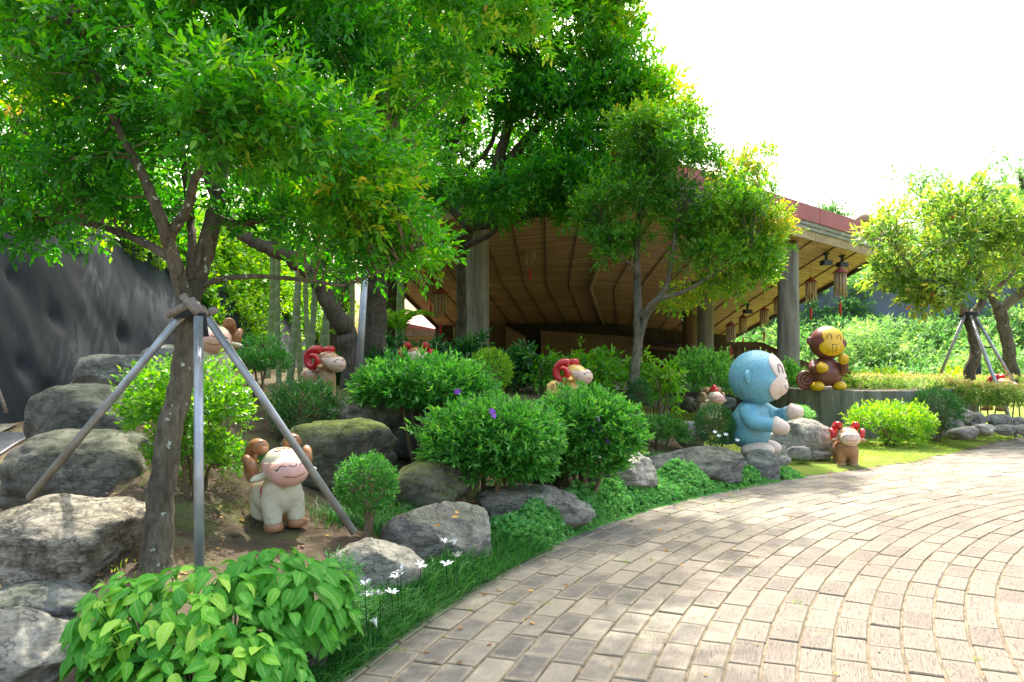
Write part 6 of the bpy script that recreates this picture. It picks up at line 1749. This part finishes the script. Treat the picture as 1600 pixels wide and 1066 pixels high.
def bigleaf(seed):
    r2 = random.Random(seed); n = 7; L = 1.0; wv_ = r2.uniform(.25, .33); bend = r2.uniform(.05, .65); fold = r2.uniform(.05, .4)
    V = []; U = []; F = []
    for i in range(n):
        t_ = i / (n - 1); w = wv_ * (math.sin(math.pi * min(1, t_ * .98 + .02) ** .86) ** .85) * (1 if t_ < .98 else .05) + .005
        y = L * t_; z = -bend * t_ ** 2
        for s, q_ in ((-1, -1), (-.5, -.5), (0, 0), (.5, .5), (1, 1)):
            V.append((w * s, y - abs(s) * .05 * (1 - t_), z + fold * abs(s) * w * 1.4 + .025 * math.sin(t_ * 14 + seed) * abs(s) ** 2)); U.append((s, t_))
    for i in range(n - 1):
        for k in range(4): F.append((i * 5 + k, i * 5 + k + 1, i * 5 + k + 6, i * 5 + k + 5))
    me = fastmesh('big_leaf', np.array(V), np.array(F), smooth=True, uv=np.array(U)); me.materials.append(M['big_leaf']); return me
BL = [bigleaf(k) for k in range(12)]
rg = np.random.RandomState(81)
c0 = Vector((-1.35, 3.55, hg(-1.35, 3.55)))
bp_ = empty('large_leaved_plant', c0, 0, 'lush large-leaved plant with pale veins in the bottom foreground', 'plant')
lobes = [(W(300, 990, 3.7), (.46, .4, .31)), (W(435, 952, 3.95), (.35, .36, .31)), (W(195, 980, 3.75), (.19, .3, .26)), (W(495, 958, 4.05), (.19, .22, .23)), (W(330, 1055, 3.5), (.4, .3, .22))]
cnt = 0
cand = []
for c, r_ in lobes:
    nn = int(430 * (r_[0] * r_[2]) / .1) + 80
    p_, d_ = clump_points(rg, np.array(c[:]), np.array(r_), nn, .62, -.5)
    cand += [(a, b) for a, b in zip(p_, d_) if b[1] < .55]
cand.sort(key=lambda q_: q_[0][1] - q_[0][2] * 1.2)
extra = cand[300:]; cand = cand[:300]
stk = MB()
def leaf_mat(p_, d_):
    d = Vector(d_); out = Vector((d.x, d.y - .35, 0)); out = out.normalized() if out.length > .05 else Vector((0, -1, 0))
    a = rg.normal(0, .75); out = Matrix.Rotation(a, 3, 'Z') @ out
    nrm = (Vector((0, -.1, 1)) + d * .6 + Vector(rg.normal(0, .42, 3))).normalized()
    ax = (out + Vector((0, 0, rg.uniform(-.6, .35)))); ax = (ax - nrm * ax.dot(nrm)).normalized(); sd = ax.cross(nrm)
    L = rg.uniform(.06, .118)
    m = Matrix((sd, ax, nrm)).transposed().to_4x4()
    return Matrix.Translation(Vector(p_) - c0) @ m @ Matrix.Scale(L, 4)
for k, (p_, d_) in enumerate(cand):
    o = link('leaf', BL[(k * 7) % 12], bp_); o.matrix_basis = leaf_mat(p_, d_)
    q_ = Vector(p_) - c0
    root = Vector((q_.x * .75, q_.y * .6 + .05, .02))
    if k % 4 == 0: stk.add(*tube(smoothpath([root, root.lerp(q_, .6) + Vector((0, 0, .06)), q_], 3), .003, 4))
o = stk.build('stalks', M['mondo'], bp_); o['kind'] = 'stuff'
if extra:
    VV = []; FF = []; UU = []; b_ = 0
    bv = np.array([v.co[:] for v in BL[0].vertices]); bf = np.array([list(p.vertices) for p in BL[0].polygons])
    for (p_, d_) in extra:
        m = np.array(leaf_mat(p_, d_)); VV.append(bv @ m[:3, :3].T + m[:3, 3]); FF.append(bf + b_); b_ += len(bv)
    uvb = np.array([(s, i / 6) for i in range(7) for s in (-1, -.5, 0, .5, 1)])
    o = link('more_leaves', fastmesh('more_leaves', np.concatenate(VV), np.concatenate(FF), smooth=True, uv=np.tile(uvb, (len(extra), 1))), bp_, M['big_leaf']); o['kind'] = 'stuff'

# ------------------------------------------------------------------ fallen leaves
rg = np.random.RandomState(91)
n = 2600
x = rg.uniform(-4.2, 3.0, n); y = rg.uniform(4.6, 13, n)
d = np.hypot(x - CX, y - CY) - RO; kk = d > .6; x, y = x[kk], y[kk]
P1 = np.stack([x, y, hgt(x, y) + .008], 1)
m_ = 230
ph = np.radians(rg.uniform(-88, -20, m_)); d = -np.abs(rg.exponential(.9, m_)); x = CX + (RO + d) * np.sin(ph); y = CY + (RO + d) * np.cos(ph)
P2 = np.stack([x, y, np.full(m_, .006)], 1)
P = np.concatenate([P1, P2]); n = len(P); a = rg.uniform(0, 6.28, n)
A = unit(np.stack([np.cos(a), np.sin(a), rg.uniform(0, .25, n)], 1)); N = unit(np.array([0, 0, 1.]) + rg.normal(0, .25, (n, 3)))
L = rg.uniform(.025, .06, n)
V, F, tt = leaf_arrays(P, A, N, L, L * .5, np.clip(rg.beta(1.2, 1.6, n), 0, 1), 'quad')
tag(link('leaf_litter', fastmesh('leaf_litter', V, F, attrs={'tint': tt}), None, M['litter']), 'fallen brown and yellow leaves on the bank and path', 'leaf litter', kind='stuff')
for k, (px, py, Y, lab) in enumerate(((705, 808, 5.72, 'orange fallen leaf on the grey boulder'), (712, 802, 5.8, 'yellow fallen leaf at the back of the grey boulder'), (690, 822, 5.6, 'small yellow leaf on the face of the grey boulder'), (762, 929, 5.4, 'orange leaf on the pavers beside the grass border'))):
    V, F, tt = leaf_arrays(np.zeros((1, 3)), np.array([[1., 0, .1]]), np.array([[0, -.5, .9]]), np.array([.06]), np.array([.032]), np.array([.85 - .1 * (k % 2)]), 'quad')
    o = link('fallen_leaf', fastmesh('fallen_leaf', V, F, attrs={'tint': tt}), None, M['litter']); o.location = W(px, py, Y) if k < 3 else Vector((W(px, py, Y).x, Y, .008)); o.rotation_euler.z = k * 1.3
    tag(o, lab, 'leaf', 'bright fallen leaves')

# ------------------------------------------------------------------ poles and hose
lp = empty('lamp_pole', gnd(558, 10.2), 0, 'leaning grey steel lamp pole before the massive dark trunk', 'pole')
O = Vector(lp.location)
MB().add(*tube([(0, 0, 0), W(572, 400, 10.2) - O], .045, 12)).build('shaft', M['galv'], lp)
MB().add(*tube([(0, 0, 0), (.01, 0, .22)], .05, 12)).build('base_sleeve', M['rust'], lp)
lp = empty('lamp_pole', W(1531, 620, 30), 0, 'slim dark lamp post with flat head behind the right tree', 'pole')
O = Vector(lp.location)
MB().add(*tube([(0, 0, -.4), W(1527, 545, 30) - O], .1, 10)).build('shaft', M['fabric'], lp)
MB().add(*box(W(1529, 543, 30) - O, (.8, .3, .06))).build('lamp_head', M['fabric'], lp, False)
hs_ = empty('pipe_outlet', W(158, 520, 11.6), 0, 'rusty pipe and rope hanging on the fabric wall', 'pipe')
O = Vector(hs_.location)
x_, z_ = wallpt(11.4, .35)
P = [Vector((wallpt(11.4 + .02 * k, .42 - .045 * k)[0] + .16, 11.4 + .02 * k, wallpt(11.4, .42 - .045 * k)[1])) for k in range(8)]
MB().add(*tube([q_ - O for q_ in P], .03, 8)).build('pipe', M['rust'], hs_)
MB().add(*tube([P[0] - O + Vector((.02 * math.cos(a), .1 * math.sin(a) - .05, .1 * math.cos(a) - .08)) for a in np.linspace(0, 5.5, 16)], .012, 6)).build('rope', M['strap'], hs_)
bpy.context.view_layer.update()
print('tris', sum(sum(len(p.vertices) - 2 for p in o.data.polygons) for o in SC.objects if o.type == 'MESH' and len(o.data.polygons) > 3000) )
